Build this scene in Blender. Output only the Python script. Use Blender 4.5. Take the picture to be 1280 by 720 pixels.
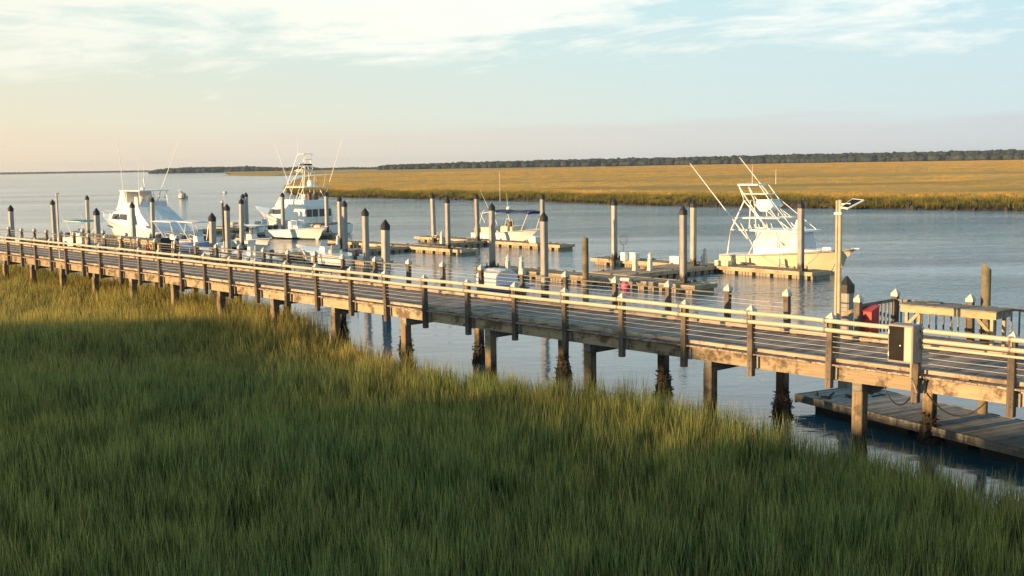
import bpy, math, random
import numpy as np
from mathutils import Vector, Matrix, noise
R = math.radians
random.seed(7)
rng = np.random.default_rng(11)
for o in list(bpy.data.objects): bpy.data.objects.remove(o)
S = bpy.context.scene
COL = S.collection

# ------------------------------------------------------------ camera, sky, sun, exposure
CAM_H = 7.9
FPX = 1450.0
PITCH = math.atan(154/FPX)
cd = bpy.data.cameras.new('camera'); cam = bpy.data.objects.new('camera', cd); COL.objects.link(cam)
cd.sensor_width = 36.0; cd.lens = 36.0*FPX/1280.0; cd.clip_start = 0.1; cd.clip_end = 60000
CAMR = Matrix.Rotation(R(90)-PITCH, 3, 'X') @ Matrix.Rotation(R(-0.89), 3, 'Z')
cam.matrix_world = Matrix.Translation((0, 0, CAM_H)) @ CAMR.to_4x4()
S.camera = cam

SUN_EL = R(7.5)
SD = Vector((-0.885, -0.466, 0)).normalized()            # horizontal direction towards the sun
sun_vec = Vector((SD.x*math.cos(SUN_EL), SD.y*math.cos(SUN_EL), math.sin(SUN_EL)))
sl = bpy.data.lights.new('sun', 'SUN'); sun = bpy.data.objects.new('sun', sl); COL.objects.link(sun)
sl.energy = 5.0; sl.angle = R(0.45); sl.color = (1.0, 0.63, 0.29)
sun.rotation_euler = sun_vec.to_track_quat('Z', 'Y').to_euler()

W = bpy.data.worlds.new('World'); S.world = W; W.use_nodes = True
def build_world():
    nt = W.node_tree; N = nt.nodes; Lk = nt.links
    for n in list(N): N.remove(n)
    out = N.new('ShaderNodeOutputWorld'); bg = N.new('ShaderNodeBackground'); bg.inputs[1].default_value = 0.072
    sky = N.new('ShaderNodeTexSky'); sky.sky_type = 'NISHITA'; sky.sun_disc = False
    sky.sun_elevation = SUN_EL; sky.sun_rotation = math.atan2(SD.x, SD.y)
    sky.altitude = 0; sky.air_density = 1.0; sky.dust_density = 1.6; sky.ozone_density = 1.0
    tc = N.new('ShaderNodeTexCoord'); sep = N.new('ShaderNodeSeparateXYZ'); Lk.new(tc.outputs['Generated'], sep.inputs[0])
    def m(op, a, b=None, c=None, clamp=False):
        n = N.new('ShaderNodeMath'); n.operation = op; n.use_clamp = clamp
        for i, v in enumerate((a, b, c)):
            if v is None: continue
            if isinstance(v, (int, float)): n.inputs[i].default_value = v
            else: Lk.new(v, n.inputs[i])
        return n.outputs[0]
    def ramp(v, pts):
        n = N.new('ShaderNodeValToRGB'); Lk.new(v, n.inputs[0]); e = n.color_ramp.elements
        while len(e) < len(pts): e.new(0.5)
        for k, (p, c) in enumerate(pts): e[k].position = p; e[k].color = (*c, 1) if len(c) == 3 else c
        return n.outputs[0]
    def mix(f, a, b, mode='MIX'):
        n = N.new('ShaderNodeMix'); n.data_type = 'RGBA'; n.blend_type = mode
        if isinstance(f, (int, float)): n.inputs[0].default_value = f
        else: Lk.new(f, n.inputs[0])
        for k, v in ((6, a), (7, b)):
            if isinstance(v, tuple): n.inputs[k].default_value = (*v, 1)
            else: Lk.new(v, n.inputs[k])
        return n.outputs[2]
    z = sep.outputs[2]
    az = m('ARCTAN2', sep.outputs[0], sep.outputs[1])       # radians, 0 = straight ahead, + right
    el = m('ARCSINE', z)
    # warm evening air near the horizon, paler and pinker away from the sun (k: 0 left edge .. 1 right edge of the view)
    k = m('MULTIPLY_ADD', az, 1.2, 0.5, clamp=True)
    base = mix(1.0, sky.outputs[0], (0.62, 0.80, 0.95), 'MULTIPLY')
    hz = ramp(k, [(0.0, (7.3, 5.7, 3.5)), (0.35, (6.5, 5.8, 4.3)), (0.7, (5.7, 5.9, 5.3)), (1.0, (5.3, 5.7, 5.6))])
    up = ramp(k, [(0.0, (5.0, 6.2, 5.8)), (0.5, (4.5, 6.1, 6.2)), (1.0, (4.2, 5.9, 6.4))])
    t = m('POWER', m('MULTIPLY', el, 6.6, clamp=True), 0.85)
    low = mix(t, hz, up)
    wlow = m('SUBTRACT', 1.0, m('MULTIPLY', m('SUBTRACT', el, 0.145), 5.0, clamp=True))
    wlow = m('MULTIPLY', wlow, 0.93)
    base = mix(0.75, base, (2.1, 4.6, 6.0))
    col = mix(wlow, base, low)
    zen = m('SUBTRACT', 1.0, m('MULTIPLY', m('MULTIPLY', m('SUBTRACT', el, 0.38), 1.8, clamp=True), 0.50))
    zc = N.new('ShaderNodeCombineXYZ'); Lk.new(zen, zc.inputs[0]); Lk.new(zen, zc.inputs[1]); Lk.new(zen, zc.inputs[2])
    col = mix(1.0, col, zc.outputs[0], 'MULTIPLY')
    # clouds: noise over (azimuth, elevation) stretched into streaks
    def cloudn(sx, sy, sk, scale, det, rough, seed, dist=0.0):
        c = N.new('ShaderNodeCombineXYZ')
        Lk.new(m('MULTIPLY', az, sx), c.inputs[0]); Lk.new(m('MULTIPLY_ADD', az, sk, m('MULTIPLY', el, sy)), c.inputs[1])
        c.inputs[2].default_value = seed
        n = N.new('ShaderNodeTexNoise'); n.inputs['Scale'].default_value = scale; n.inputs['Detail'].default_value = det
        n.inputs['Roughness'].default_value = rough; n.inputs['Distortion'].default_value = dist
        Lk.new(c.outputs[0], n.inputs[0]); return n.outputs[0]
    c1 = cloudn(3.0, 16.0, -0.8, 1.6, 8, 0.62, 3.7, 0.5)
    c2 = cloudn(9.0, 40.0, -2.0, 1.6, 6, 0.6, 9.1, 0.6)
    cc = m('MULTIPLY_ADD', c2, 0.35, c1)
    # the bank sits above about 5.2 degrees on the left, climbing to the right
    lim = m('MULTIPLY_ADD', az, 0.035, 0.103)
    above = m('MULTIPLY', m('SUBTRACT', el, lim), 22.0, clamp=False)
    above = m('MINIMUM', m('MAXIMUM', above, -1.0), 1.0)
    cov = m('ADD', cc, m('MULTIPLY', above, 0.20))
    high = m('MULTIPLY', m('SUBTRACT', el, 0.22), 1.0, clamp=True)
    cov = m('SUBTRACT', cov, high)
    cm = m('MULTIPLY', m('SUBTRACT', cov, 0.64), 6.5, clamp=True)
    cm = m('MULTIPLY', cm, 0.82)
    ccol = ramp(k, [(0.0, (7.3, 6.9, 5.6)), (0.5, (8.1, 7.8, 6.8)), (1.0, (7.6, 7.7, 7.3))])
    shade = cloudn(5.0, 30.0, -1.0, 1.4, 5, 0.55, 21.0)
    ccol = mix(m('MULTIPLY', shade, 0.8), ccol, (6.6, 7.0, 6.7))
    col = mix(cm, col, ccol)
    # low mauve bank just above the horizon, mostly to the right
    b1 = cloudn(1.6, 22.0, 0.0, 2.0, 5, 0.55, 5.0, 0.3)
    top = m('MULTIPLY_ADD', k, 0.010, 0.030)
    bm = m('MULTIPLY', m('SUBTRACT', m('ADD', top, m('MULTIPLY', m('SUBTRACT', b1, 0.5), 0.05)), el), 90.0, clamp=True)
    bm = m('MULTIPLY', bm, m('MULTIPLY_ADD', k, 0.25, 0.42))
    col = mix(bm, col, mix(k, (6.3, 5.0, 4.0), (4.6, 4.7, 4.9)))
    Lk.new(col, bg.inputs[0]); Lk.new(bg.outputs[0], out.inputs[0])
build_world()
S.view_settings.view_transform = 'Standard'; S.view_settings.look = 'None'
S.view_settings.exposure = 1.0; S.view_settings.gamma = 1.0; S.view_settings.use_curve_mapping = False
S.render.engine = 'CYCLES'
S.cycles.max_bounces = 6; S.cycles.transparent_max_bounces = 12
S.cycles.volume_bounces = 0

# ------------------------------------------------------------ places
def at(px, py, z=0.0):
    """point of the horizontal plane z seen at a pixel of the 1280x720 photograph"""
    r = CAMR @ Vector(((px-640)/FPX, (360-py)/FPX, -1.0))
    t = (z-CAM_H)/r.z
    return Vector((0, 0, CAM_H)) + r*t
AX = Vector((0.6581816, -0.75285921, 0)); NX = Vector((0.75285921, 0.6581816, 0))   # along the boardwalk, across it
ANG = math.atan2(AX.y, AX.x)
K = 1.0876
def grid(s, l, z=0.0, k=K):
    """marina grid: s metres along, l across, scaled"""
    return AX*(s*k) + NX*(l*k) + Vector((0, 0, z))

# ------------------------------------------------------------ materials
MATS = {}
def newmat(name):
    m = bpy.data.materials.new(name); m.use_nodes = True; MATS[name] = m
    return m, m.node_tree.nodes, m.node_tree.links, m.node_tree.nodes['Principled BSDF']
def nd(N, t, **kw):
    n = N.new(t)
    for k, v in kw.items(): setattr(n, k, v)
    return n
def plain(name, col, rough=0.5, metal=0.0, var=0.06, nscale=3.0, bump=0.0, dirt=None, spec=0.5, coat=0.0):
    """solid colour broken by soft noise, object-random tone and optional dirt"""
    m, N, Lk, b = newmat(name)
    tc = N.new('ShaderNodeTexCoord'); n = N.new('ShaderNodeTexNoise'); n.inputs['Scale'].default_value = nscale
    n.inputs['Detail'].default_value = 5; Lk.new(tc.outputs['Object'], n.inputs[0])
    r = N.new('ShaderNodeValToRGB'); e = r.color_ramp.elements
    d = dirt if dirt else tuple(c*(1-3*var) for c in col)
    e[0].position = 0.3; e[0].color = (*[c*(1-var) for c in d], 1) if dirt else (*d, 1)
    e[1].position = 0.62; e[1].color = (*[min(1, c*(1+var*0.6)) for c in col], 1)
    Lk.new(n.outputs[0], r.inputs[0])
    oi = N.new('ShaderNodeObjectInfo'); hs = N.new('ShaderNodeHueSaturation')
    mr = N.new('ShaderNodeMapRange'); mr.inputs[3].default_value = 1-var; mr.inputs[4].default_value = 1+var
    Lk.new(oi.outputs['Random'], mr.inputs[0]); Lk.new(mr.outputs[0], hs.inputs['Value']); Lk.new(r.outputs[0], hs.inputs['Color'])
    Lk.new(hs.outputs[0], b.inputs['Base Color'])
    b.inputs['Roughness'].default_value = rough; b.inputs['Metallic'].default_value = metal
    b.inputs['Specular IOR Level'].default_value = spec; b.inputs['Coat Weight'].default_value = coat
    if bump:
        bp = N.new('ShaderNodeBump'); bp.inputs['Strength'].default_value = bump; bp.inputs['Distance'].default_value = 0.02
        Lk.new(n.outputs[0], bp.inputs['Height']); Lk.new(bp.outputs[0], b.inputs['Normal'])
    return m
def wood(name, dark, light, axis=0, stain=(0.03, 0.03, 0.025), stain_amt=0.5, plank=0.0, rough=0.8, knots=True):
    """weathered timber: grain along an axis, blotchy stains, a tone per plank"""
    m, N, Lk, b = newmat(name)
    tc = N.new('ShaderNodeTexCoord')
    mp = N.new('ShaderNodeMapping'); sc = [22.0, 22.0, 22.0]; sc[axis] = 1.2; mp.inputs['Scale'].default_value = sc
    Lk.new(tc.outputs['Object'], mp.inputs[0])
    g = N.new('ShaderNodeTexNoise'); g.inputs['Scale'].default_value = 1.0; g.inputs['Detail'].default_value = 6; g.inputs['Roughness'].default_value = 0.65
    Lk.new(mp.outputs[0], g.inputs[0])
    r = N.new('ShaderNodeValToRGB'); e = r.color_ramp.elements
    e[0].position = 0.3; e[0].color = (*dark, 1); e[1].position = 0.7; e[1].color = (*light, 1); Lk.new(g.outputs[0], r.inputs[0])
    n2 = N.new('ShaderNodeTexNoise'); n2.inputs['Scale'].default_value = 1.7; n2.inputs['Detail'].default_value = 8; n2.inputs['Roughness'].default_value = 0.7
    oi = N.new('ShaderNodeObjectInfo')
    add = N.new('ShaderNodeVectorMath'); add.operation = 'ADD'
    cb = N.new('ShaderNodeCombineXYZ'); mu = N.new('ShaderNodeMath'); mu.operation = 'MULTIPLY'; mu.inputs[1].default_value = 37.0
    Lk.new(oi.outputs['Random'], mu.inputs[0]); Lk.new(mu.outputs[0], cb.inputs[0]); Lk.new(mu.outputs[0], cb.inputs[2])
    Lk.new(tc.outputs['Object'], add.inputs[0]); Lk.new(cb.outputs[0], add.inputs[1]); Lk.new(add.outputs[0], n2.inputs[0])
    r2 = N.new('ShaderNodeValToRGB'); e = r2.color_ramp.elements
    e[0].position = 0.50; e[0].color = (0, 0, 0, 1); e[1].position = 0.60; e[1].color = (stain_amt,)*3+(1,); Lk.new(n2.outputs[0], r2.inputs[0])
    mx = N.new('ShaderNodeMix'); mx.data_type = 'RGBA'; Lk.new(r2.outputs[0], mx.inputs[0]); Lk.new(r.outputs[0], mx.inputs[6]); mx.inputs[7].default_value = (*stain, 1)
    hs = N.new('ShaderNodeHueSaturation'); Lk.new(mx.outputs[2], hs.inputs['Color'])
    mr = N.new('ShaderNodeMapRange'); mr.inputs[3].default_value = 0.82; mr.inputs[4].default_value = 1.18
    if plank:
        sp = N.new('ShaderNodeSeparateXYZ'); Lk.new(tc.outputs['Object'], sp.inputs[0])
        dv = N.new('ShaderNodeMath'); dv.operation = 'DIVIDE'; dv.inputs[1].default_value = plank; Lk.new(sp.outputs[0], dv.inputs[0])
        fl = N.new('ShaderNodeMath'); fl.operation = 'FLOOR'; Lk.new(dv.outputs[0], fl.inputs[0])
        wn = N.new('ShaderNodeTexWhiteNoise'); wn.noise_dimensions = '1D'; Lk.new(fl.outputs[0], wn.inputs['W'])
        mr.inputs[3].default_value = 0.7; mr.inputs[4].default_value = 1.25
        Lk.new(wn.outputs['Value'], mr.inputs[0])
    else: Lk.new(oi.outputs['Random'], mr.inputs[0])
    Lk.new(mr.outputs[0], hs.inputs['Value']); Lk.new(hs.outputs[0], b.inputs['Base Color'])
    b.inputs['Roughness'].default_value = rough; b.inputs['Specular IOR Level'].default_value = 0.15
    bp = N.new('ShaderNodeBump'); bp.inputs['Strength'].default_value = 0.5; bp.inputs['Distance'].default_value = 0.01
    Lk.new(g.outputs[0], bp.inputs['Height']); Lk.new(bp.outputs[0], b.inputs['Normal'])
    return m

wood('deck_wood', (0.25, 0.20, 0.175), (0.45, 0.375, 0.335), axis=1, stain=(0.11, 0.09, 0.08), stain_amt=0.6, plank=0.145)
wood('dock_grey', (0.24, 0.24, 0.235), (0.42, 0.42, 0.41), axis=1, stain=(0.13, 0.125, 0.115), stain_amt=0.5, plank=0.195)
wood('beam_wood', (0.27, 0.215, 0.145), (0.42, 0.345, 0.25), axis=0, stain=(0.085, 0.062, 0.045), stain_amt=0.85)
wood('curb_wood', (0.32, 0.26, 0.19), (0.48, 0.40, 0.30), axis=0, stain=(0.11, 0.085, 0.06), stain_amt=0.7)
wood('post_wood', (0.085, 0.072, 0.062), (0.19, 0.16, 0.135), axis=2, stain=(0.05, 0.04, 0.035), stain_amt=0.6)
wood('pile_wood', (0.15, 0.115, 0.075), (0.30, 0.235, 0.16), axis=2, stain=(0.05, 0.042, 0.035), stain_amt=0.8)
wood('dock_wood', (0.26, 0.22, 0.165), (0.42, 0.36, 0.28), axis=1, stain=(0.14, 0.12, 0.10), stain_amt=0.5, plank=0.15)
wood('fascia_wood', (0.34, 0.27, 0.18), (0.52, 0.43, 0.30), axis=0, stain=(0.18, 0.14, 0.10), stain_amt=0.6)
wood('table_wood', (0.34, 0.28, 0.17), (0.52, 0.43, 0.28), axis=0, stain=(0.2, 0.16, 0.1), stain_amt=0.4)
wood('old_wood', (0.15, 0.145, 0.13), (0.31, 0.30, 0.27), axis=0, stain=(0.07, 0.065, 0.055), stain_amt=0.5)
wood('log_wood', (0.12, 0.105, 0.075), (0.23, 0.20, 0.14), axis=2, stain=(0.06, 0.07, 0.045), stain_amt=0.6)
plain('cap_white', (0.54, 0.53, 0.50), 0.45, var=0.07)
plain('pole_tan', (0.42, 0.35, 0.25), 0.5, var=0.1)
plain('cable_wire', (0.55, 0.52, 0.50), 0.5)
plain('pipe_pvc', (0.52, 0.45, 0.35), 0.42, var=0.04, nscale=1.2)
plain('pipe_joint', (0.25, 0.22, 0.18), 0.5)
plain('steel', (0.60, 0.60, 0.60), 0.35, metal=0.8)
plain('rope', (0.30, 0.22, 0.15), 0.9, nscale=30)
plain('black_rubber', (0.02, 0.02, 0.022), 0.5)
plain('black_cap', (0.018, 0.018, 0.02), 0.45)
plain('dark_steel', (0.05, 0.05, 0.055), 0.5)
plain('float_concrete', (0.33, 0.27, 0.19), 0.8, var=0.1, nscale=5)
plain('float_black', (0.022, 0.022, 0.022), 0.7)
plain('gelcoat', (0.80, 0.80, 0.78), 0.22, var=0.02, nscale=0.6, coat=0.3)
plain('gelcoat_cream', (0.66, 0.60, 0.42), 0.25, var=0.03, nscale=0.6, coat=0.3)
plain('bottom_paint', (0.03, 0.04, 0.06), 0.5)
plain('canvas_white', (0.72, 0.74, 0.78), 0.85, var=0.04, nscale=0.9, bump=0.6)
plain('canvas_blue', (0.02, 0.04, 0.12), 0.8, var=0.1)
plain('canvas_teal', (0.03, 0.26, 0.27), 0.8, var=0.1)
plain('clear_vinyl', (0.58, 0.63, 0.70), 0.2, var=0.10, nscale=1.0)
plain('teak', (0.22, 0.12, 0.06), 0.6, var=0.12, nscale=8)
plain('glass_dark', (0.012, 0.016, 0.020), 0.06, var=0.1, spec=0.9)
plain('white_metal', (0.82, 0.82, 0.80), 0.28, var=0.02)
plain('red_paint', (0.40, 0.04, 0.04), 0.42, var=0.08)
plain('pink_plastic', (0.75, 0.10, 0.22), 0.45)
plain('grey_panel', (0.23, 0.22, 0.21), 0.5, var=0.05)
plain('box_dark', (0.016, 0.015, 0.014), 0.75, var=0.15, spec=0.2)
plain('tan_plastic', (0.55, 0.47, 0.34), 0.5)
plain('green_hose', (0.05, 0.22, 0.10), 0.5)
plain('solar_cell', (0.012, 0.014, 0.03), 0.15)
plain('yellow_sign', (0.65, 0.55, 0.12), 0.5)
plain('siding', (0.30, 0.29, 0.27), 0.7, var=0.06)
plain('roof_shingle', (0.07, 0.065, 0.06), 0.85, var=0.1, nscale=9)
plain('engine_black', (0.02, 0.02, 0.024), 0.25, coat=0.5)
plain('blue_plastic', (0.03, 0.10, 0.35), 0.4)
plain('oyster', (0.035, 0.03, 0.025), 0.85, var=0.2, nscale=25, bump=1.0)
plain('orange_vest', (0.65, 0.12, 0.03), 0.7)

# timber piles with a shared dark tide band
def tide_wood():
    m = MATS['pile_wood']; N = m.node_tree.nodes; Lk = m.node_tree.links; b = N['Principled BSDF']
    src = b.inputs['Base Color'].links[0].from_socket
    tc = N.new('ShaderNodeTexCoord'); n = N.new('ShaderNodeTexNoise'); n.inputs['Scale'].default_value = 5; Lk.new(tc.outputs['Object'], n.inputs[0])
    sp = N.new('ShaderNodeSeparateXYZ'); Lk.new(tc.outputs['Object'], sp.inputs[0])
    a = N.new('ShaderNodeMath'); a.operation = 'MULTIPLY_ADD'; a.inputs[1].default_value = 0.7; Lk.new(n.outputs[0], a.inputs[0]); Lk.new(sp.outputs[2], a.inputs[2])
    mr = N.new('ShaderNodeMapRange'); mr.inputs[1].default_value = 1.75; mr.inputs[2].default_value = 1.15; Lk.new(a.outputs[0], mr.inputs[0])
    mx = N.new('ShaderNodeMix'); mx.data_type = 'RGBA'; Lk.new(mr.outputs[0], mx.inputs[0]); Lk.new(src, mx.inputs[6]); mx.inputs[7].default_value = (0.035, 0.032, 0.026, 1)
    Lk.new(mx.outputs[2], b.inputs['Base Color'])
tide_wood()
# concrete pilings, darker and wet towards the waterline band (growth that stays put)
def concrete():
    m, N, Lk, b = newmat('pile_concrete')
    tc = N.new('ShaderNodeTexCoord'); mp = N.new('ShaderNodeMapping'); mp.inputs['Scale'].default_value = (7, 7, 1.2); Lk.new(tc.outputs['Object'], mp.inputs[0])
    n = N.new('ShaderNodeTexNoise'); n.inputs['Scale'].default_value = 1; n.inputs['Detail'].default_value = 6; Lk.new(mp.outputs[0], n.inputs[0])
    r = N.new('ShaderNodeValToRGB'); e = r.color_ramp.elements
    e[0].position = 0.3; e[0].color = (0.25, 0.24, 0.22, 1); e[1].position = 0.7; e[1].color = (0.42, 0.40, 0.37, 1); Lk.new(n.outputs[0], r.inputs[0])
    sp = N.new('ShaderNodeSeparateXYZ'); Lk.new(tc.outputs['Object'], sp.inputs[0])
    a = N.new('ShaderNodeMath'); a.operation = 'MULTIPLY_ADD'; a.inputs[1].default_value = 0.5; Lk.new(n.outputs[0], a.inputs[0]); Lk.new(sp.outputs[2], a.inputs[2])
    mr = N.new('ShaderNodeMapRange'); mr.inputs[1].default_value = 1.3; mr.inputs[2].default_value = 1.05; Lk.new(a.outputs[0], mr.inputs[0])
    mx = N.new('ShaderNodeMix'); mx.data_type = 'RGBA'; Lk.new(mr.outputs[0], mx.inputs[0]); Lk.new(r.outputs[0], mx.inputs[6]); mx.inputs[7].default_value = (0.045, 0.042, 0.034, 1)
    oi = N.new('ShaderNodeObjectInfo'); hs = N.new('ShaderNodeHueSaturation'); m2 = N.new('ShaderNodeMapRange'); m2.inputs[3].default_value = .8; m2.inputs[4].default_value = 1.15
    Lk.new(oi.outputs['Random'], m2.inputs[0]); Lk.new(m2.outputs[0], hs.inputs['Value']); Lk.new(mx.outputs[2], hs.inputs['Color'])
    Lk.new(hs.outputs[0], b.inputs['Base Color']); b.inputs['Roughness'].default_value = 0.75
concrete()

def water():
    m, N, Lk, b = newmat('water')
    g = N.new('ShaderNodeNewGeometry')
    def noise_(scale, sx, sy, det, rough, rot=0.0):
        mp = N.new('ShaderNodeMapping'); mp.inputs['Scale'].default_value = (sx, sy, 1); mp.inputs['Rotation'].default_value = (0, 0, rot)
        Lk.new(g.outputs['Position'], mp.inputs[0])
        n = N.new('ShaderNodeTexNoise'); n.inputs['Scale'].default_value = scale; n.inputs['Detail'].default_value = det; n.inputs['Roughness'].default_value = rough
        Lk.new(mp.outputs[0], n.inputs[0]); return n.outputs[0]
    def mt(op, a, b_, c=None, clamp=False):
        n = N.new('ShaderNodeMath'); n.operation = op; n.use_clamp = clamp
        for i, v in enumerate((a, b_, c)):
            if v is None: continue
            if isinstance(v, (int, float)): n.inputs[i].default_value = v
            else: Lk.new(v, n.inputs[i])
        return n.outputs[0]
    rip = noise_(1.1, 0.5, 1.0, 4, 0.6, 0.25)
    big = noise_(0.22, 0.4, 1.0, 3, 0.55, -0.15)
    patch = noise_(0.012, 0.35, 2.2, 6, 0.65, 0.1)
    # sheltered water inside the marina is smoother than the open channel
    sp = N.new('ShaderNodeSeparateXYZ'); Lk.new(g.outputs['Position'], sp.inputs[0])
    across = mt('ADD', mt('MULTIPLY', sp.outputs[0], NX.x), mt('MULTIPLY', sp.outputs[1], NX.y))
    op = N.new('ShaderNodeMapRange'); op.inputs[1].default_value = 38.0; op.inputs[2].default_value = 88.0; op.inputs[3].default_value = 0.12; op.inputs[4].default_value = 1.0
    Lk.new(across, op.inputs[0])
    pr = N.new('ShaderNodeMapRange'); pr.inputs[1].default_value = 0.40; pr.inputs[2].default_value = 0.60; pr.inputs[3].default_value = 0.22; pr.inputs[4].default_value = 1.0
    Lk.new(patch, pr.inputs[0])
    st = mt('MULTIPLY', op.outputs[0], pr.outputs[0])
    h = mt('ADD', mt('MULTIPLY', rip, 0.30), mt('MULTIPLY', big, 0.45))
    bp = N.new('ShaderNodeBump'); bp.inputs['Distance'].default_value = 1.0; Lk.new(mt('MULTIPLY', st, 1.3), bp.inputs['Strength']); Lk.new(h, bp.inputs['Height'])
    Lk.new(bp.outputs[0], b.inputs['Normal'])
    b.inputs['Base Color'].default_value = (0.040, 0.150, 0.225, 1)
    b.inputs['Roughness'].default_value = 0.07; b.inputs['IOR'].default_value = 1.333
water()

def mud():
    m, N, Lk, b = newmat('mud')
    g = N.new('ShaderNodeNewGeometry'); n = N.new('ShaderNodeTexNoise'); n.inputs['Scale'].default_value = 1.3; n.inputs['Detail'].default_value = 8
    Lk.new(g.outputs['Position'], n.inputs[0]); r = N.new('ShaderNodeValToRGB'); e = r.color_ramp.elements
    e[0].position = .35; e[0].color = (0.018, 0.016, 0.012, 1); e[1].position = .7; e[1].color = (0.055, 0.045, 0.032, 1); Lk.new(n.outputs[0], r.inputs[0])
    Lk.new(r.outputs[0], b.inputs['Base Color']); b.inputs['Roughness'].default_value = 0.6
    bp = N.new('ShaderNodeBump'); bp.inputs['Distance'].default_value = 0.1; Lk.new(n.outputs[0], bp.inputs['Height']); Lk.new(bp.outputs[0], b.inputs['Normal'])
mud()

def grass_mat(name, low, mid, tip, patch_a, patch_b, pscale=0.12, transl=0.35, sx=1.0, sy=1.0, rough=0.6):
    """blade colour: base to tip by the blade's own height (object z), patches by where it grows"""
    m, N, Lk, b = newmat(name)
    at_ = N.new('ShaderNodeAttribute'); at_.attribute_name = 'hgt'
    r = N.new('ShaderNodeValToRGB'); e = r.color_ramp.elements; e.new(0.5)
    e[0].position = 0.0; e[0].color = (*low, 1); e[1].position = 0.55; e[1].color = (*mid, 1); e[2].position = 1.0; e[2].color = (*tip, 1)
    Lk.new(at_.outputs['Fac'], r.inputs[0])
    at2 = N.new('ShaderNodeAttribute'); at2.attribute_name = 'tone'
    g = N.new('ShaderNodeNewGeometry'); mp = N.new('ShaderNodeMapping'); mp.inputs['Scale'].default_value = (sx, sy, 0.0); Lk.new(g.outputs['Position'], mp.inputs[0])
    n = N.new('ShaderNodeTexNoise'); n.inputs['Scale'].default_value = pscale; n.inputs['Detail'].default_value = 6; n.inputs['Roughness'].default_value = 0.6; Lk.new(mp.outputs[0], n.inputs[0])
    r2 = N.new('ShaderNodeValToRGB'); e = r2.color_ramp.elements; e[0].position = 0.38; e[0].color = (*patch_a, 1); e[1].position = 0.62; e[1].color = (*patch_b, 1); Lk.new(n.outputs[0], r2.inputs[0])
    mx = N.new('ShaderNodeMix'); mx.data_type = 'RGBA'; mx.blend_type = 'MULTIPLY'; mx.inputs[0].default_value = 1; Lk.new(r.outputs[0], mx.inputs[6]); Lk.new(r2.outputs[0], mx.inputs[7])
    hs = N.new('ShaderNodeHueSaturation'); Lk.new(mx.outputs[2], hs.inputs['Color'])
    mr = N.new('ShaderNodeMapRange'); mr.inputs[3].default_value = 0.38; mr.inputs[4].default_value = 1.85; Lk.new(at2.outputs['Fac'], mr.inputs[0]); Lk.new(mr.outputs[0], hs.inputs['Value'])
    mr2 = N.new('ShaderNodeMapRange'); mr2.inputs[3].default_value = 0.525; mr2.inputs[4].default_value = 0.475; Lk.new(at2.outputs['Fac'], mr2.inputs[0]); Lk.new(mr2.outputs[0], hs.inputs['Hue'])
    dead = N.new('ShaderNodeMapRange'); dead.inputs[1].default_value = 0.86; dead.inputs[2].default_value = 0.90; Lk.new(at2.outputs['Fac'], dead.inputs[0])
    dm = N.new('ShaderNodeMix'); dm.data_type = 'RGBA'; dm.inputs[7].default_value = (0.26, 0.19, 0.09, 1); Lk.new(dead.outputs[0], dm.inputs[0]); Lk.new(hs.outputs[0], dm.inputs[6])
    Lk.new(dm.outputs[2], b.inputs['Base Color']); b.inputs['Roughness'].default_value = rough; b.inputs['Specular IOR Level'].default_value = 0.15
    tr = N.new('ShaderNodeBsdfTranslucent'); Lk.new(dm.outputs[2], tr.inputs[0])
    ms = N.new('ShaderNodeMixShader'); ms.inputs[0].default_value = transl; Lk.new(b.outputs[0], ms.inputs[1]); Lk.new(tr.outputs[0], ms.inputs[2])
    Lk.new(ms.outputs[0], N['Material Output'].inputs[0])
    return m
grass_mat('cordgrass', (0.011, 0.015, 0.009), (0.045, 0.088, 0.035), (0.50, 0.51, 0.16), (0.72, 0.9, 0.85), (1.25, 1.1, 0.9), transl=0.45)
grass_mat('cordgrass_gold', (0.03, 0.026, 0.012), (0.19, 0.185, 0.055), (0.68, 0.60, 0.20), (0.75, 0.8, 0.8), (1.2, 1.1, 0.95), transl=0.45)  # gold of the seed heads, brightened in the colour for the sunlit zones
grass_mat('cordgrass_dry', (0.10, 0.08, 0.035), (0.27, 0.21, 0.08), (0.42, 0.32, 0.13), (0.8, 0.8, 0.75), (1.1, 1.05, 1.0))
grass_mat('far_grass', (0.17, 0.12, 0.04), (0.49, 0.305, 0.085), (0.69, 0.455, 0.14), (0.74, 0.77, 0.66), (1.12, 1.08, 1.0), pscale=0.03, sx=0.35)
grass_mat('far_grass_green', (0.03, 0.030, 0.013), (0.15, 0.155, 0.042), (0.33, 0.30, 0.08), (0.5, 0.62, 0.6), (1.2, 1.1, 1.0), pscale=0.14)

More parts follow.
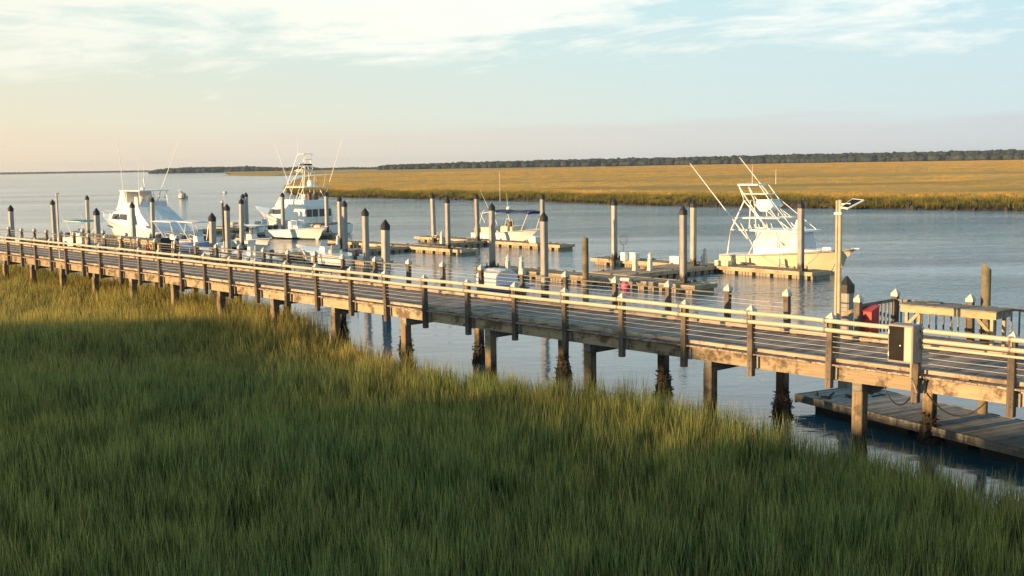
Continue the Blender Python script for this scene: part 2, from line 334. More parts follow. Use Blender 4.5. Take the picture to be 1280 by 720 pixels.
def marsh_surface():
    m, N, Lk, b = newmat('marsh_gold')
    g = N.new('ShaderNodeNewGeometry')
    def nz(sx, sy, sc, det, rot=0.0):
        mp = N.new('ShaderNodeMapping'); mp.inputs['Scale'].default_value = (sx, sy, 0); mp.inputs['Rotation'].default_value = (0, 0, rot); Lk.new(g.outputs['Position'], mp.inputs[0])
        n = N.new('ShaderNodeTexNoise'); n.inputs['Scale'].default_value = sc; n.inputs['Detail'].default_value = det; n.inputs['Roughness'].default_value = 0.65; Lk.new(mp.outputs[0], n.inputs[0]); return n.outputs[0]
    a = nz(0.35, 1, 0.02, 8, 0.1); c = nz(0.22, 1, 0.008, 6, -0.12); f = nz(1, 1, 0.8, 5)
    r = N.new('ShaderNodeValToRGB'); e = r.color_ramp.elements; e[0].position = .36; e[0].color = (0.45, 0.285, 0.075, 1); e[1].position = .66; e[1].color = (0.70, 0.455, 0.13, 1); Lk.new(a, r.inputs[0])
    r2 = N.new('ShaderNodeValToRGB'); e = r2.color_ramp.elements; e[0].position = .30; e[0].color = (1, 1, 1, 1); e[1].position = .36; e[1].color = (0, 0, 0, 1); Lk.new(c, r2.inputs[0])
    mx = N.new('ShaderNodeMix'); mx.data_type = 'RGBA'; Lk.new(r2.outputs[0], mx.inputs[0]); Lk.new(r.outputs[0], mx.inputs[6]); mx.inputs[7].default_value = (0.13, 0.105, 0.04, 1)
    r3 = N.new('ShaderNodeValToRGB'); e = r3.color_ramp.elements; e[0].position = .3; e[0].color = (.72, .72, .72, 1); e[1].position = .7; e[1].color = (1.1, 1.1, 1.1, 1); Lk.new(f, r3.inputs[0])
    m2 = N.new('ShaderNodeMix'); m2.data_type = 'RGBA'; m2.blend_type = 'MULTIPLY'; m2.inputs[0].default_value = 1; Lk.new(mx.outputs[2], m2.inputs[6]); Lk.new(r3.outputs[0], m2.inputs[7])
    Lk.new(m2.outputs[2], b.inputs['Base Color']); b.inputs['Roughness'].default_value = 0.9; b.inputs['Specular IOR Level'].default_value = 0.1
marsh_surface()
def tree_mat():
    m, N, Lk, b = newmat('far_trees')
    g = N.new('ShaderNodeNewGeometry'); n = N.new('ShaderNodeTexNoise'); n.inputs['Scale'].default_value = 0.08; n.inputs['Detail'].default_value = 5; Lk.new(g.outputs['Position'], n.inputs[0])
    r = N.new('ShaderNodeValToRGB'); e = r.color_ramp.elements; e[0].position = .35; e[0].color = (0.026, 0.038, 0.038, 1); e[1].position = .7; e[1].color = (0.050, 0.064, 0.052, 1); Lk.new(n.outputs[0], r.inputs[0])
    Lk.new(r.outputs[0], b.inputs['Base Color']); b.inputs['Roughness'].default_value = 0.95; b.inputs['Specular IOR Level'].default_value = 0.1
tree_mat()

# ------------------------------------------------------------ mesh builder
def frame(d):
    d = d.normalized(); up = Vector((0, 0, 1)) if abs(d.z) < 0.95 else Vector((1, 0, 0))
    x = d.cross(up).normalized(); y = x.cross(d).normalized()
    return x, y
class MB:
    def __init__(s): s.v = []; s.f = []
    def add(s, vs, fs):
        o = len(s.v); s.v += [tuple(v) for v in vs]; s.f += [tuple(i+o for i in f) for f in fs]; return s
    def box(s, x0, x1, y0, y1, z0, z1):
        if x0 > x1: x0, x1 = x1, x0
        if y0 > y1: y0, y1 = y1, y0
        vs = [(x0, y0, z0), (x1, y0, z0), (x1, y1, z0), (x0, y1, z0), (x0, y0, z1), (x1, y0, z1), (x1, y1, z1), (x0, y1, z1)]
        return s.add(vs, [(3, 2, 1, 0), (4, 5, 6, 7), (0, 1, 5, 4), (1, 2, 6, 5), (2, 3, 7, 6), (3, 0, 4, 7)])
    def cbox(s, x0, x1, y0, y1, z0, z1, c=0.01):
        """box with chamfered vertical edges and top"""
        def ring(x0, x1, y0, y1, z, c): return [(x0+c, y0, z), (x1-c, y0, z), (x1, y0+c, z), (x1, y1-c, z), (x1-c, y1, z), (x0+c, y1, z), (x0, y1-c, z), (x0, y0+c, z)]
        vs = ring(x0, x1, y0, y1, z0, c)+ring(x0, x1, y0, y1, z1-c, c)+ring(x0+c, x1-c, y0+c, y1-c, z1, c)
        fs = [tuple(range(7, -1, -1)), tuple(range(16, 24))]
        for k in range(2):
            for i in range(8): j = (i+1) % 8; fs.append((k*8+i, k*8+j, k*8+8+j, k*8+8+i))
        return s.add(vs, fs)
    def bar(s, a, b, w, h):
        a = Vector(a); b = Vector(b); x, y = frame(b-a); vs = []
        for p in (a, b):
            for sx, sy in ((-1, -1), (1, -1), (1, 1), (-1, 1)): vs.append(p+x*sx*w/2+y*sy*h/2)
        return s.add(vs, [(3, 2, 1, 0), (4, 5, 6, 7), (0, 1, 5, 4), (1, 2, 6, 5), (2, 3, 7, 6), (3, 0, 4, 7)])
    def tube(s, pts, r, n=8, r2=None):
        pts = [Vector(p) for p in pts]; vs = []; m = len(pts); fs = []
        for k, p in enumerate(pts):
            d = (pts[min(k+1, m-1)]-pts[max(k-1, 0)]); x, y = frame(d)
            rr = r if r2 is None else r+(r2-r)*k/(m-1)
            for i in range(n): t = 2*math.pi*i/n; vs.append(p+x*math.cos(t)*rr+y*math.sin(t)*rr)
        for k in range(m-1):
            for i in range(n): j = (i+1) % n; fs.append((k*n+i, k*n+j, k*n+n+j, k*n+n+i))
        fs.append(tuple(range(n-1, -1, -1))); fs.append(tuple(range((m-1)*n, m*n)))
        return s.add(vs, fs)
    def lathe(s, prof, n=16, c=(0, 0)):
        vs = []; fs = []
        for r, z in prof:
            for i in range(n): t = 2*math.pi*(i+.5)/n; vs.append((c[0]+r*math.cos(t), c[1]+r*math.sin(t), z))
        for k in range(len(prof)-1):
            for i in range(n): j = (i+1) % n; fs.append((k*n+i, k*n+j, k*n+n+j, k*n+n+i))
        fs.append(tuple(range(n-1, -1, -1))); fs.append(tuple(range((len(prof)-1)*n, len(prof)*n)))
        return s.add(vs, fs)
    def loft(s, rings, close=True):
        n = len(rings[0]); vs = [p for r in rings for p in r]; fs = []
        for k in range(len(rings)-1):
            for i in range(n if close else n-1): j = (i+1) % n; fs.append((k*n+i, k*n+j, k*n+n+j, k*n+n+i))
        fs.append(tuple(range(n-1, -1, -1))); fs.append(tuple(range((len(rings)-1)*n, len(rings)*n)))
        return s.add(vs, fs)
    def prism_y(s, poly, y0, y1):
        """(x,z) outline extruded in y"""
        n = len(poly); vs = [(x, y0, z) for x, z in poly]+[(x, y1, z) for x, z in poly]
        fs = [tuple(range(n)), tuple(range(2*n-1, n-1, -1))]+[(i, i+n, (i+1) % n+n, (i+1) % n) for i in range(n)]
        return s.add(vs, fs)
    def quad(s, p):  # a thin sheet
        return s.add(p, [tuple(range(len(p)))])
    def slab(s, p, t):
        """planar polygon given thickness t along its normal"""
        p = [Vector(q) for q in p]; n = (p[1]-p[0]).cross(p[2]-p[0]).normalized()*t; m = len(p)
        vs = p+[q+n for q in p]; fs = [tuple(range(m-1, -1, -1)), tuple(range(m, 2*m))]+[(i, (i+1) % m, (i+1) % m+m, i+m) for i in range(m)]
        return s.add(vs, fs)
    def mesh(s, name, mat, smooth=False, fix=True):
        me = bpy.data.meshes.new(name); me.from_pydata(s.v, [], s.f)
        me.materials.append(MATS[mat] if isinstance(mat, str) else mat)
        if fix:
            import bmesh
            bm = bmesh.new(); bm.from_mesh(me); bmesh.ops.recalc_face_normals(bm, faces=bm.faces); bm.to_mesh(me); bm.free()
        if smooth:
            me.polygons.foreach_set('use_smooth', [True]*len(me.polygons))
            try: me.set_sharp_from_angle(angle=R(38))
            except Exception: pass
        me.update(); return me
    def build(s, name, mat, parent=None, smooth=False, label=None, fix=True):
        o = bpy.data.objects.new(name, s.mesh(name, mat, smooth, fix)); COL.objects.link(o)
        if parent: o.parent = parent
        if label: o['label'] = label
        return o
def thing(name, label, cat, loc=(0, 0, 0), rz=0.0, group=None):
    o = bpy.data.objects.new(name, None); COL.objects.link(o); o.location = loc; o.rotation_euler = (0, 0, rz)
    o.empty_display_size = 0.2
    tag(o, label, cat, group); return o
def tag(o, label=None, cat=None, group=None, kind=None):
    if label: o['label'] = label
    if cat: o['category'] = cat
    if group: o['group'] = group
    if kind: o['kind'] = kind
    return o
CH = {}
def kids(o): return [c for c in bpy.data.objects if c.parent == o]
def dup(root, label, loc, rz=None, scale=None):
    r = root.copy(); COL.objects.link(r); r.location = loc
    if rz is not None: r.rotation_euler = (0, 0, rz)
    if scale: r.scale = scale
    if label: r['label'] = label
    for ch in kids(root):
        c = ch.copy(); COL.objects.link(c); c.parent = r
        for g in kids(ch):
            d = g.copy(); COL.objects.link(d); d.parent = c
    return r
def part_copy(src, parent, loc):
    c = src.copy(); COL.objects.link(c); c.parent = parent; c.location = loc
    for g in kids(src):
        d = g.copy(); COL.objects.link(d); d.parent = c
    return c
# ------------------------------------------------------------ the setting
def hor(x): return 216.0-0.0156*x
def sheet(name, verts, faces, mat, kind='structure', smooth=False):
    me = bpy.data.meshes.new(name); me.from_pydata([tuple(v) for v in verts], [], faces); me.materials.append(MATS[mat]); me.update()
    if smooth: me.polygons.foreach_set('use_smooth', [True]*len(me.polygons))
    o = bpy.data.objects.new(name, me); COL.objects.link(o); tag(o, kind=kind); return o
sheet('water', [(-8000, -300, 0), (8000, -300, 0), (8000, 8000, 0), (-8000, 8000, 0)], [(0, 1, 2, 3)], 'water')

# near marsh: edge of the grass as seen along the creek (tips about 1.3 m up)
EDGE = [at(x, y, 1.0) for x, y in [(1500, 668), (1330, 612), (1270, 594), (1160, 566), (1050, 546), (960, 522), (900, 507), (840, 494), (700, 474), (620, 463), (560, 452), (500, 438), (455, 427), (430, 416), (402, 402), (378, 388), (352, 377), (300, 368), (240, 360), (180, 350), (100, 338), (0, 324), (-250, 306)]]
POLY = [(p.x, p.y) for p in EDGE]+[(-130, 60), (-90, -10), (40, -10)]
PX = np.array([p[0] for p in POLY]); PY = np.array([p[1] for p in POLY])
def sdist(x, y):
    """signed distance to the marsh edge, positive inside"""
    x = np.asarray(x, float); y = np.asarray(y, float); best = np.full(x.shape, 1e9); ins = np.zeros(x.shape, bool)
    n = len(PX)
    for i in range(n):
        x0, y0, x1, y1 = PX[i], PY[i], PX[(i+1) % n], PY[(i+1) % n]
        dx, dy = x1-x0, y1-y0; t = np.clip(((x-x0)*dx+(y-y0)*dy)/(dx*dx+dy*dy), 0, 1)
        best = np.minimum(best, np.hypot(x-x0-t*dx, y-y0-t*dy))
        c = ((y0 > y) != (y1 > y)); xi = dx*(y-y0)/(dy if dy else 1e-9)+x0; ins ^= (c & (x < xi))
    return np.where(ins, best, -best)
def near_ground():
    xs = np.arange(-120, 36, 1.2); ys = np.arange(-8, 120, 1.2)
    X, Y = np.meshgrid(xs, ys); d = sdist(X.ravel(), Y.ravel()).reshape(X.shape)
    Z = np.clip(d*0.16-0.05, -0.5, 0.32)
    for j in range(X.shape[0]):
        for i in range(X.shape[1]): Z[j, i] += 0.05*noise.noise(Vector((X[j, i]*.4, Y[j, i]*.4, 0)))
    nx = len(xs); vs = list(zip(X.ravel(), Y.ravel(), Z.ravel()))
    fs = [(j*nx+i, j*nx+i+1, (j+1)*nx+i+1, (j+1)*nx+i) for j in range(len(ys)-1) for i in range(nx-1) if max(Z[j, i], Z[j+1, i+1], Z[j, i+1], Z[j+1, i]) > -0.45]
    sheet('marsh_mud', vs, fs, 'mud', smooth=True)
near_ground()

def blades(n, rad, h0, h1, w, lean, seed, mat, droop=0.25, segs=3, stalk=0.0):
    """one tuft: n tapering curved blades"""
    r = np.random.default_rng(seed); vs = []; fs = []; hg = []; tn = []
    for k in range(n):
        a = r.uniform(0, 2*math.pi); q = rad*math.sqrt(r.uniform()); bx, by = q*math.cos(a), q*math.sin(a)
        h = r.uniform(h0, h1)*(1.0-0.25*(q/rad)**2); ww = w*r.uniform(.6, 1.25); t = r.uniform()
        la = r.uniform(0, 2*math.pi); l = lean*r.uniform(.1, 1)*h; lx, ly = l*math.cos(la)+0.06*h, l*math.sin(la)
        fa = r.uniform(0, math.pi); fx, fy = math.cos(fa), math.sin(fa)
        o = len(vs)
        for s in range(segs+1):
            u = s/segs; z = h*(u-droop*0.35*u*u*u); x = bx+lx*u**1.8; y = by+ly*u**1.8
            wd = ww*(1-u**1.6)*0.5 if s < segs else 0
            if s < segs: vs += [(x-fx*wd, y-fy*wd, z), (x+fx*wd, y+fy*wd, z)]; hg += [u, u]; tn += [t, t]
            else: vs.append((x, y, z)); hg.append(u); tn.append(t)
        for s in range(segs-1): fs.append((o+2*s, o+2*s+1, o+2*s+3, o+2*s+2))
        fs.append((o+2*segs-2, o+2*segs-1, o+2*segs))
    me = bpy.data.meshes.new('tuft'); me.from_pydata(vs, [], fs); me.materials.append(MATS[mat])
    for nm, arr in (('hgt', hg), ('tone', tn)):
        at_ = me.attributes.new(nm, 'FLOAT', 'POINT'); at_.data.foreach_set('value', arr)
    return me
def scatter(name, pts, scl, rot, tufts, label, cat):
    """one object of many tufts placed by geometry nodes"""
    src = bpy.data.collections.new(name+'_tufts')
    for me in tufts:
        o = bpy.data.objects.new('tuft', me); src.objects.link(o)
    me = bpy.data.meshes.new(name); me.from_pydata([tuple(p) for p in pts], [], [])
    a = me.attributes.new('scl', 'FLOAT_VECTOR', 'POINT'); a.data.foreach_set('vector', np.asarray(scl, float).ravel())
    a = me.attributes.new('rot', 'FLOAT_VECTOR', 'POINT'); a.data.foreach_set('vector', np.asarray(rot, float).ravel())
    o = bpy.data.objects.new(name, me); COL.objects.link(o)
    ng = bpy.data.node_groups.new(name+'_nodes', 'GeometryNodeTree')
    ng.interface.new_socket('Geometry', in_out='INPUT', socket_type='NodeSocketGeometry'); ng.interface.new_socket('Geometry', in_out='OUTPUT', socket_type='NodeSocketGeometry')
    N = ng.nodes; L = ng.links; gi = N.new('NodeGroupInput'); go = N.new('NodeGroupOutput')
    iop = N.new('GeometryNodeInstanceOnPoints'); ci = N.new('GeometryNodeCollectionInfo'); ci.inputs['Collection'].default_value = src
    ci.inputs['Separate Children'].default_value = True; ci.inputs['Reset Children'].default_value = True
    rv = N.new('FunctionNodeRandomValue'); rv.data_type = 'INT'
    for s_ in rv.inputs:
        if s_.name == 'Max' and s_.type == 'INT': s_.default_value = len(tufts)-1
        if s_.name == 'Min' and s_.type == 'INT': s_.default_value = 0
    na = N.new('GeometryNodeInputNamedAttribute'); na.data_type = 'FLOAT_VECTOR'; na.inputs[0].default_value = 'scl'
    nb = N.new('GeometryNodeInputNamedAttribute'); nb.data_type = 'FLOAT_VECTOR'; nb.inputs[0].default_value = 'rot'
    e2r = N.new('FunctionNodeEulerToRotation')
    L.new(gi.outputs[0], iop.inputs['Points']); L.new(ci.outputs[0], iop.inputs['Instance']); iop.inputs['Pick Instance'].default_value = True
    L.new([s_ for s_ in rv.outputs if s_.type == 'INT'][0], iop.inputs['Instance Index'])
    L.new([s_ for s_ in na.outputs if s_.name == 'Attribute'][0], iop.inputs['Scale'])
    L.new([s_ for s_ in nb.outputs if s_.name == 'Attribute'][0], e2r.inputs[0]); L.new(e2r.outputs[0], iop.inputs['Rotation'])
    L.new(iop.outputs[0], go.inputs[0])
    md = o.modifiers.new('scatter', 'NODES'); md.node_group = ng
    tag(o, label, cat, kind='stuff'); return o
def near_grass():
    P = []; SC = []; RT = []; G = ([], [], [])
    def band(y0, y1, dens, s0):
        xr = lambda y: (0.50*y+7)
        n = int(dens*(y1-y0)*2*xr(y1))
        y = rng.uniform(y0, y1, n); x = rng.uniform(-1, 1, n)*xr(y1); ok = np.abs(x) < xr(y); x, y = x[ok], y[ok]
        d = sdist(x, y)
        keep = rng.uniform(size=len(x)) < np.clip((d+0.15)/1.5, 0, 1)**0.9
        x, y, d = x[keep], y[keep], d[keep]
        for i in range(len(x)):
            pn = noise.noise(Vector((x[i]*.13, y[i]*.13, 4.0))); pf = noise.noise(Vector((x[i]*.7, y[i]*.7, 9.0)))
            f = 1.0+0.28*pn+0.18*pf
            if f < 0.70 and rng.uniform() < .4: continue
            z = min(max(d[i]*0.16-0.05, -0.3), 0.32)-0.02
            sh = s0*(0.85+0.3*rng.uniform())
            gp = 0.04+0.75*min(1, max(0, (y[i]-38-4*pn*3)/6))*(x[i] < -3)+0.38*math.exp(-max(d[i], 0)/1.6)  # golden tufts gather in the sunlit band and edge strip, brightening them by colour
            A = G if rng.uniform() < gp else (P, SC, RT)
            A[0].append((x[i], y[i], z)); A[1].append((sh, sh, f*(0.88+0.24*rng.uniform()))); A[2].append((rng.normal()*.07+.02, rng.normal()*.07, rng.uniform(0, 6.28)))
    band(10, 24, 15, 1.0); band(24, 38, 12, 1.1); band(38, 58, 7, 1.45); band(58, 100, 3.5, 2.2)
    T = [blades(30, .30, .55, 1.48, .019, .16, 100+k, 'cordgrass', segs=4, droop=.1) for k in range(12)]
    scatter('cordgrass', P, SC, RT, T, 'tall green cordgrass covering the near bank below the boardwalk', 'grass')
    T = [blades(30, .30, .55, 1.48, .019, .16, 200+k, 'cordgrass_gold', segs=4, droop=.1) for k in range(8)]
    scatter('golden_cordgrass', *G, T, 'golden cordgrass near the boardwalk and along the water edge, with sunlight worked into its colour', 'grass')
    # dry straw-coloured stalks standing along the water's edge and here and there in the grass
    P = []; SC = []; RT = []
    n = 26000; y = rng.uniform(14, 60, n); x = rng.uniform(-1, 1, n)*(0.5*y+5); d = sdist(x, y)
    for i in range(n):
        if d[i] < -0.2: continue
        pr = 0.05+0.22*math.exp(-max(d[i], 0)/1.0)
        if x[i] > 6 and 0 < d[i] < 3: pr += 0.05
        if rng.uniform() > pr: continue
        P.append((x[i], y[i], 0.0)); s_ = rng.uniform(.8, 1.2); SC.append((1, 1, s_)); RT.append((rng.normal()*.10, rng.normal()*.10, rng.uniform(0, 6.28)))
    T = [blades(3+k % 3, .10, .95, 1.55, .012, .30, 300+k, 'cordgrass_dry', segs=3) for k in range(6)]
    scatter('dry_stalks', P, SC, RT, T, 'dry straw coloured stalks poking out of the cordgrass at the water edge', 'grass')
near_grass()

# far marsh beyond the channel
BANK = [(362, 241.0), (376, 244), (390, 245.2), (440, 246.8), (500, 248), (560, 249.3), (620, 250.6), (680, 252), (760, 254.4), (840, 256.7), (900, 258), (960, 259.2), (1020, 260), (1080, 260.8), (1180, 262.2), (1280, 263.5), (1400, 265.5), (1600, 268)]
BACK = [(363, 232.0), (378, 225), (392, 222.8), (425, 220.2), (470, 218.6), (520, 217.7), (570, 216.6), (640, 214.6), (740, 210.5)]
def resample(pts, n):
    pts = [Vector(p) for p in pts]; L = [0]
    for a, b in zip(pts, pts[1:]): L.append(L[-1]+(b-a).length)
    out = []
    for k in range(n):
        t = L[-1]*k/(n-1); i = 0
        while i < len(L)-2 and L[i+1] < t: i += 1
        out.append(pts[i].lerp(pts[i+1], (t-L[i])/max(1e-6, L[i+1]-L[i])))
    return out
bank = []
for a, b in zip(BANK, BANK[1:]):
    for k in range(6): t = k/6; bank.append(at(a[0]*(1-t)+b[0]*t, a[1]*(1-t)+b[1]*t, 0))
bank.append(at(*BANK[-1], 0))
def backpt(px):
    if px <= BACK[-1][0]:
        for a, b in zip(BACK, BACK[1:]):
            if px <= b[0]: t = max(0, (px-a[0])/(b[0]-a[0])); return at(px, a[1]*(1-t)+b[1]*t, 0)
    return at(px, hor(px)+max(4.3, 4.3+(210.5-hor(740)-4.3)*(1-(px-740)/120)), 0)
def px_of(p):
    v = CAMR.transposed() @ (p-Vector((0, 0, CAM_H))); return 640+FPX*v.x/(-v.z)
for i, p in enumerate(bank):   # ragged shoreline
    w = 1.6*noise.noise(Vector((i*.55, 0, 2)))+0.9*noise.noise(Vector((i*1.7, 0, 5))); p += Vector((0, 1, 0))*w
back = [backpt(min(px_of(p), 1600)) for p in bank]
back = [b if (b-p).length > 3 else p+Vector((1, 3, 0)) for p, b in zip(bank, back)]
def strip(name, offs, zs, mat, jit=0.0, smooth=True):
    vs = []; n = len(bank)
    for d, z in zip(offs, zs):
        for i, (p, b) in enumerate(zip(bank, back)):
            L = (b-p).length; q = p.lerp(b, min(1, d/L) if d >= 1.5 or True else 0)
            vs.append((q.x, q.y, z+jit*noise.noise(Vector((q.x*.15, q.y*.15, 0)))))
    fs = [(r*n+i, r*n+i+1, (r+1)*n+i+1, (r+1)*n+i) for r in range(len(offs)-1) for i in range(n-1)]
    return sheet(name, vs, fs, mat, smooth=smooth)
strip('marsh_bank', [0, .8, 2.2, 4, 7, 30, 80], [-.3, .35, .85, 1.0, 1.05, 1.1, 1.1], 'mud', .35)
strip('marsh_plain', [24, 30, 45, 70, 100, 140, 200, 300, 450, 700, 1000, 1500, 2400, 4000], [1.0, 1.7, 1.85]+[1.9]*11, 'marsh_gold', .12)
def far_grass():
    P = []; SC = []; RT = []; P2 = []; S2 = []; R2 = []
    seg = np.array([(b-a).length for a, b in zip(bank, bank[1:])])
    for i, (p, q) in enumerate(zip(bank, bank[1:])):
        L = (q-p).length; dist = ((p+q)/2).length
        w = max(1.0, dist/260)
        bw = (back[i]-p).length
        n = int(L*26*1.1/w)
        for _ in range(n):     # green edge tufts
            t = rng.uniform(); d = .1+rng.uniform()**1.3*26
            if d > bw-1: continue
            gap = noise.noise(Vector((p.lerp(q, t).x*.10, 3.0, 0)))
            if d < .4+7.0*gap and rng.uniform() < .85: continue
            c = p.lerp(q, t).lerp(back[i].lerp(back[i+1], t), d/bw)
            s_ = rng.uniform(.8, 1.3)*w**.5; zz = 0.15+.85*min(1, d/4)
            P.append((c.x, c.y, zz-.1)); SC.append((s_, s_, rng.uniform(.6, 1.2)*(1+.45*gap))); RT.append((0, 0, rng.uniform(0, 6.28)))
        n = int(L*60*0.55/w)
        for _ in range(n):
            t = rng.uniform(); d = 13+rng.uniform()**1.3*75
            if d > bw-1: continue
            c = p.lerp(q, t).lerp(back[i].lerp(back[i+1], t), d/bw)
            s_ = rng.uniform(.9, 1.5)*w**.5; P2.append((c.x, c.y, 0.95)); S2.append((s_*1.3, s_*1.3, rng.uniform(.75, 1.12)*(1+.18*noise.noise(Vector((c.x*.03, c.y*.1, 0)))))); R2.append((0, 0, rng.uniform(0, 6.28)))
    T = [blades(60, .75, .6, 1.35, .05, .25, 500+k, 'far_grass_green', segs=2) for k in range(5)]
    scatter('bank_grass', P, SC, RT, T, 'green grass growing along the muddy edge of the far marsh', 'grass')
    Y0 = lambda px: hor(px)+5.0
    bx = np.array([px_of(p) for p in bank]); bd = np.array([p.length for p in bank])
    for _ in range(46000):
        px = rng.uniform(392, 1500); i = int(np.argmin(np.abs(bx-px))); q = at(px, 262, 1.0); ylo = hor(px)+(CAM_H-1.5)*FPX/(bd[i]+45)
        py = rng.uniform(hor(px)+4.0, ylo)
        c = at(px, py, 1.5); D = c.length
        if D > back[i].length-6 or D < bd[i]+40: continue
        if noise.noise(Vector((c.x*.0035+7, c.y*.016, 0))) < -.33 or noise.noise(Vector((c.x*.010+7, c.y*.035, 3))) < -.5: continue
        s_ = (D/230)*rng.uniform(.9, 1.4); P2.append((c.x, c.y, .95)); S2.append((s_*1.2, s_*1.2, rng.uniform(.8, 1.15)+D/2600)); R2.append((0, 0, rng.uniform(0, 6.28)))
    T = [blades(70, .95, .7, 1.15, .06, .22, 600+k, 'far_grass', segs=2) for k in range(5)]
    scatter('marsh_grass', P2, S2, R2, T, 'golden marsh grass across the channel', 'grass')
far_grass()
def bank_rocks():
    """oyster clumps and mud lumps at the foot of the far bank"""
    m = MB()
    for i, (p, q) in enumerate(zip(bank[6:], bank[7:])):
        L = (q-p).length
        for _ in range(int(L*1.6)):
            c = p.lerp(q, rng.uniform())+Vector((rng.uniform(-.6, .6), rng.uniform(.1, 3.0), 0)); r = rng.uniform(.25, .8); h = rng.uniform(.2, .75)
            z0 = min(.8, (c.y-p.y)*.3)
            k = 6; ring = [(c.x+r*rng.uniform(.6, 1.2)*math.cos(2*math.pi*j/k), c.y+r*rng.uniform(.6, 1.2)*math.sin(2*math.pi*j/k), z0-.3) for j in range(k)]
            tp = [(c.x+.5*(x-c.x)+rng.uniform(-.1, .1), c.y+.5*(y-c.y), z0+h*rng.uniform(.6, 1.2)) for x, y, z in ring]
            m.loft([ring, tp])
    o = m.build('oyster_bank', 'oyster'); tag(o, 'dark oyster and mud clumps at the foot of the far marsh bank', 'oysters', kind='stuff')
bank_rocks()
# low spit and horizon strips
SP = [(276, 219.2), (300, 220.0), (335, 220.3), (365, 219.0), (400, 217.9), (440, 217.2), (500, 216.3), (560, 215.3), (640, 214.1), (700, 212.6), (760, 211.0)]
vs = [at(x, y, 0) for x, y in SP]; n = len(vs)
vs2 = [v+Vector((0, 60, .9)) for v in vs]; vs3 = [at(x, hor(x)+3.4, 0)+Vector((0, 0, 1.6)) for x, y in SP]
sheet('marsh_spit', vs+vs2+vs3, [(r*n+i, r*n+i+1, (r+1)*n+i+1, (r+1)*n+i) for r in range(2) for i in range(n-1)], 'marsh_gold')
def crowns(name, label, prof, dist, depth, step, hv=.12):
    """a distant wood: several thousand uneven crowns standing on low ground"""
    m = MB(); x = prof[0][0]
    ico = [(0, 0, 1)]+[(math.cos(a)*.9, math.sin(a)*.9, .35) for a in np.arange(6)*math.pi/3]+[(math.cos(a+.5)*.95, math.sin(a+.5)*.95, -.4) for a in np.arange(6)*math.pi/3]+[(0, 0, -1)]
    fc = [(0, 1+i, 1+(i+1) % 6) for i in range(6)]+[(1+i, 7+i, 1+(i+1) % 6) for i in range(6)]+[(7+i, 7+(i+1) % 6, 1+(i+1) % 6) for i in range(6)]+[(13, 7+(i+1) % 6, 7+i) for i in range(6)]
    while x < prof[-1][0]:
        for (x0, t0), (x1, t1) in zip(prof, prof[1:]):
            if x0 <= x <= x1: top = t0+(t1-t0)*(x-x0)/(x1-x0)
        for k in range(9):
            D = dist+depth*rng.uniform(); c = at(x+rng.uniform(-step, step), hor(x)+5, 0); c = Vector((c.x, c.y, 0)).normalized()*D
            T = CAM_H+(top-CAM_H)*D/dist; T *= 1+hv*rng.normal()*.5+.10*noise.noise(Vector((x*.06, k*.0, 3)))
            rw = rng.uniform(.14, .42)*T*.7; zc = T-rw*rng.uniform(.8, 1.9)
            m.add([(c.x+a*rw*1.5, c.y+b*rw, zc+e*rw*.75*rng.uniform(.7, 1.2)) for a, b, e in ico], fc)
            if k < 3:
                rw = T*.55; zc = T*.36; m.add([(c.x+a*rw, c.y+b*rw, zc+e*T*.42) for a, b, e in ico], fc)
        x += step
    o = m.build(name, 'far_trees', fix=False); tag(o, label, 'trees', kind='stuff')
crowns('treeline', 'long dark line of trees behind the golden marsh, reaching the right edge', [(474, 10), (482, 12), (520, 13.5), (560, 14.5), (700, 17.5), (840, 18.5), (1000, 20.5), (1150, 21.5), (1420, 23)], 2600, 160, 1.1)
crowns('far_trees', 'low wooded island on the horizon behind the left boats', [(188, 8), (205, 12), (240, 14.5), (320, 14), (345, 10.5), (362, 11), (385, 12.5), (398, 8.5)], 3000, 150, 1.3)
crowns('horizon_trees', 'thin dark shore along the horizon at the far left', [(-160, 9), (60, 9.5), (185, 9)], 6000, 300, 2.0)
crowns('spit_trees', 'thin scrub line on the horizon between the two woods', [(398, 7.5), (440, 8.6), (474, 8)], 3300, 200, 2.0)

# air: even haze over the whole bay
hm = bpy.data.materials.new('haze_air'); hm.use_nodes = True; N = hm.node_tree.nodes; N.remove(N['Principled BSDF'])
pv = N.new('ShaderNodeVolumePrincipled'); pv.inputs['Density'].default_value = 0.00006; pv.inputs['Color'].default_value = (0.66, 0.80, 1.0, 1); pv.inputs['Anisotropy'].default_value = 0.2
hm.node_tree.links.new(pv.outputs[0], N['Material Output'].inputs['Volume']); MATS['haze_air'] = hm
HZ = MB().box(-8200, 8200, -400, 8200, -1.5, 60).build('haze', 'haze_air'); tag(HZ, kind='stuff', label='thin pale evening haze over the bay', cat='haze')

# unseen house added off frame at left, rooflines shaped to shade the foreground
def shade_house():
    P = Vector((-SD.y, SD.x, 0))     # across the light; positive = forward-left
    P = Vector((SD.y, -SD.x, 0)); 
    # u grows towards forward-left, w towards the sun
    rz = math.atan2(P.y, P.x)
    o = thing('added_shade_house', 'added grey shingled house unseen beyond the left edge, roofline shaped to shade the grass', 'house', SD*62, rz)
    return o, rz
def gable(m, x0, x1, y0, y1, ze, zr, hip0=0.0, hip1=0.0):
    """pitched roof along x; hip0/hip1 pull the ridge ends in"""
    ym = (y0+y1)/2; a = [(x0, y0, ze), (x1, y0, ze), (x1, y1, ze), (x0, y1, ze)]; r = [(x0+hip0, ym, zr), (x1-hip1, ym, zr)]
    m.add(a+r+[(x, y, z-.25) for x, y, z in a], [(0, 1, 5, 4), (2, 3, 4, 5), (0, 4, 3), (1, 2, 5), (0, 6, 7, 1), (1, 7, 8, 2), (2, 8, 9, 3), (3, 9, 6, 0), (9, 8, 7, 6)])
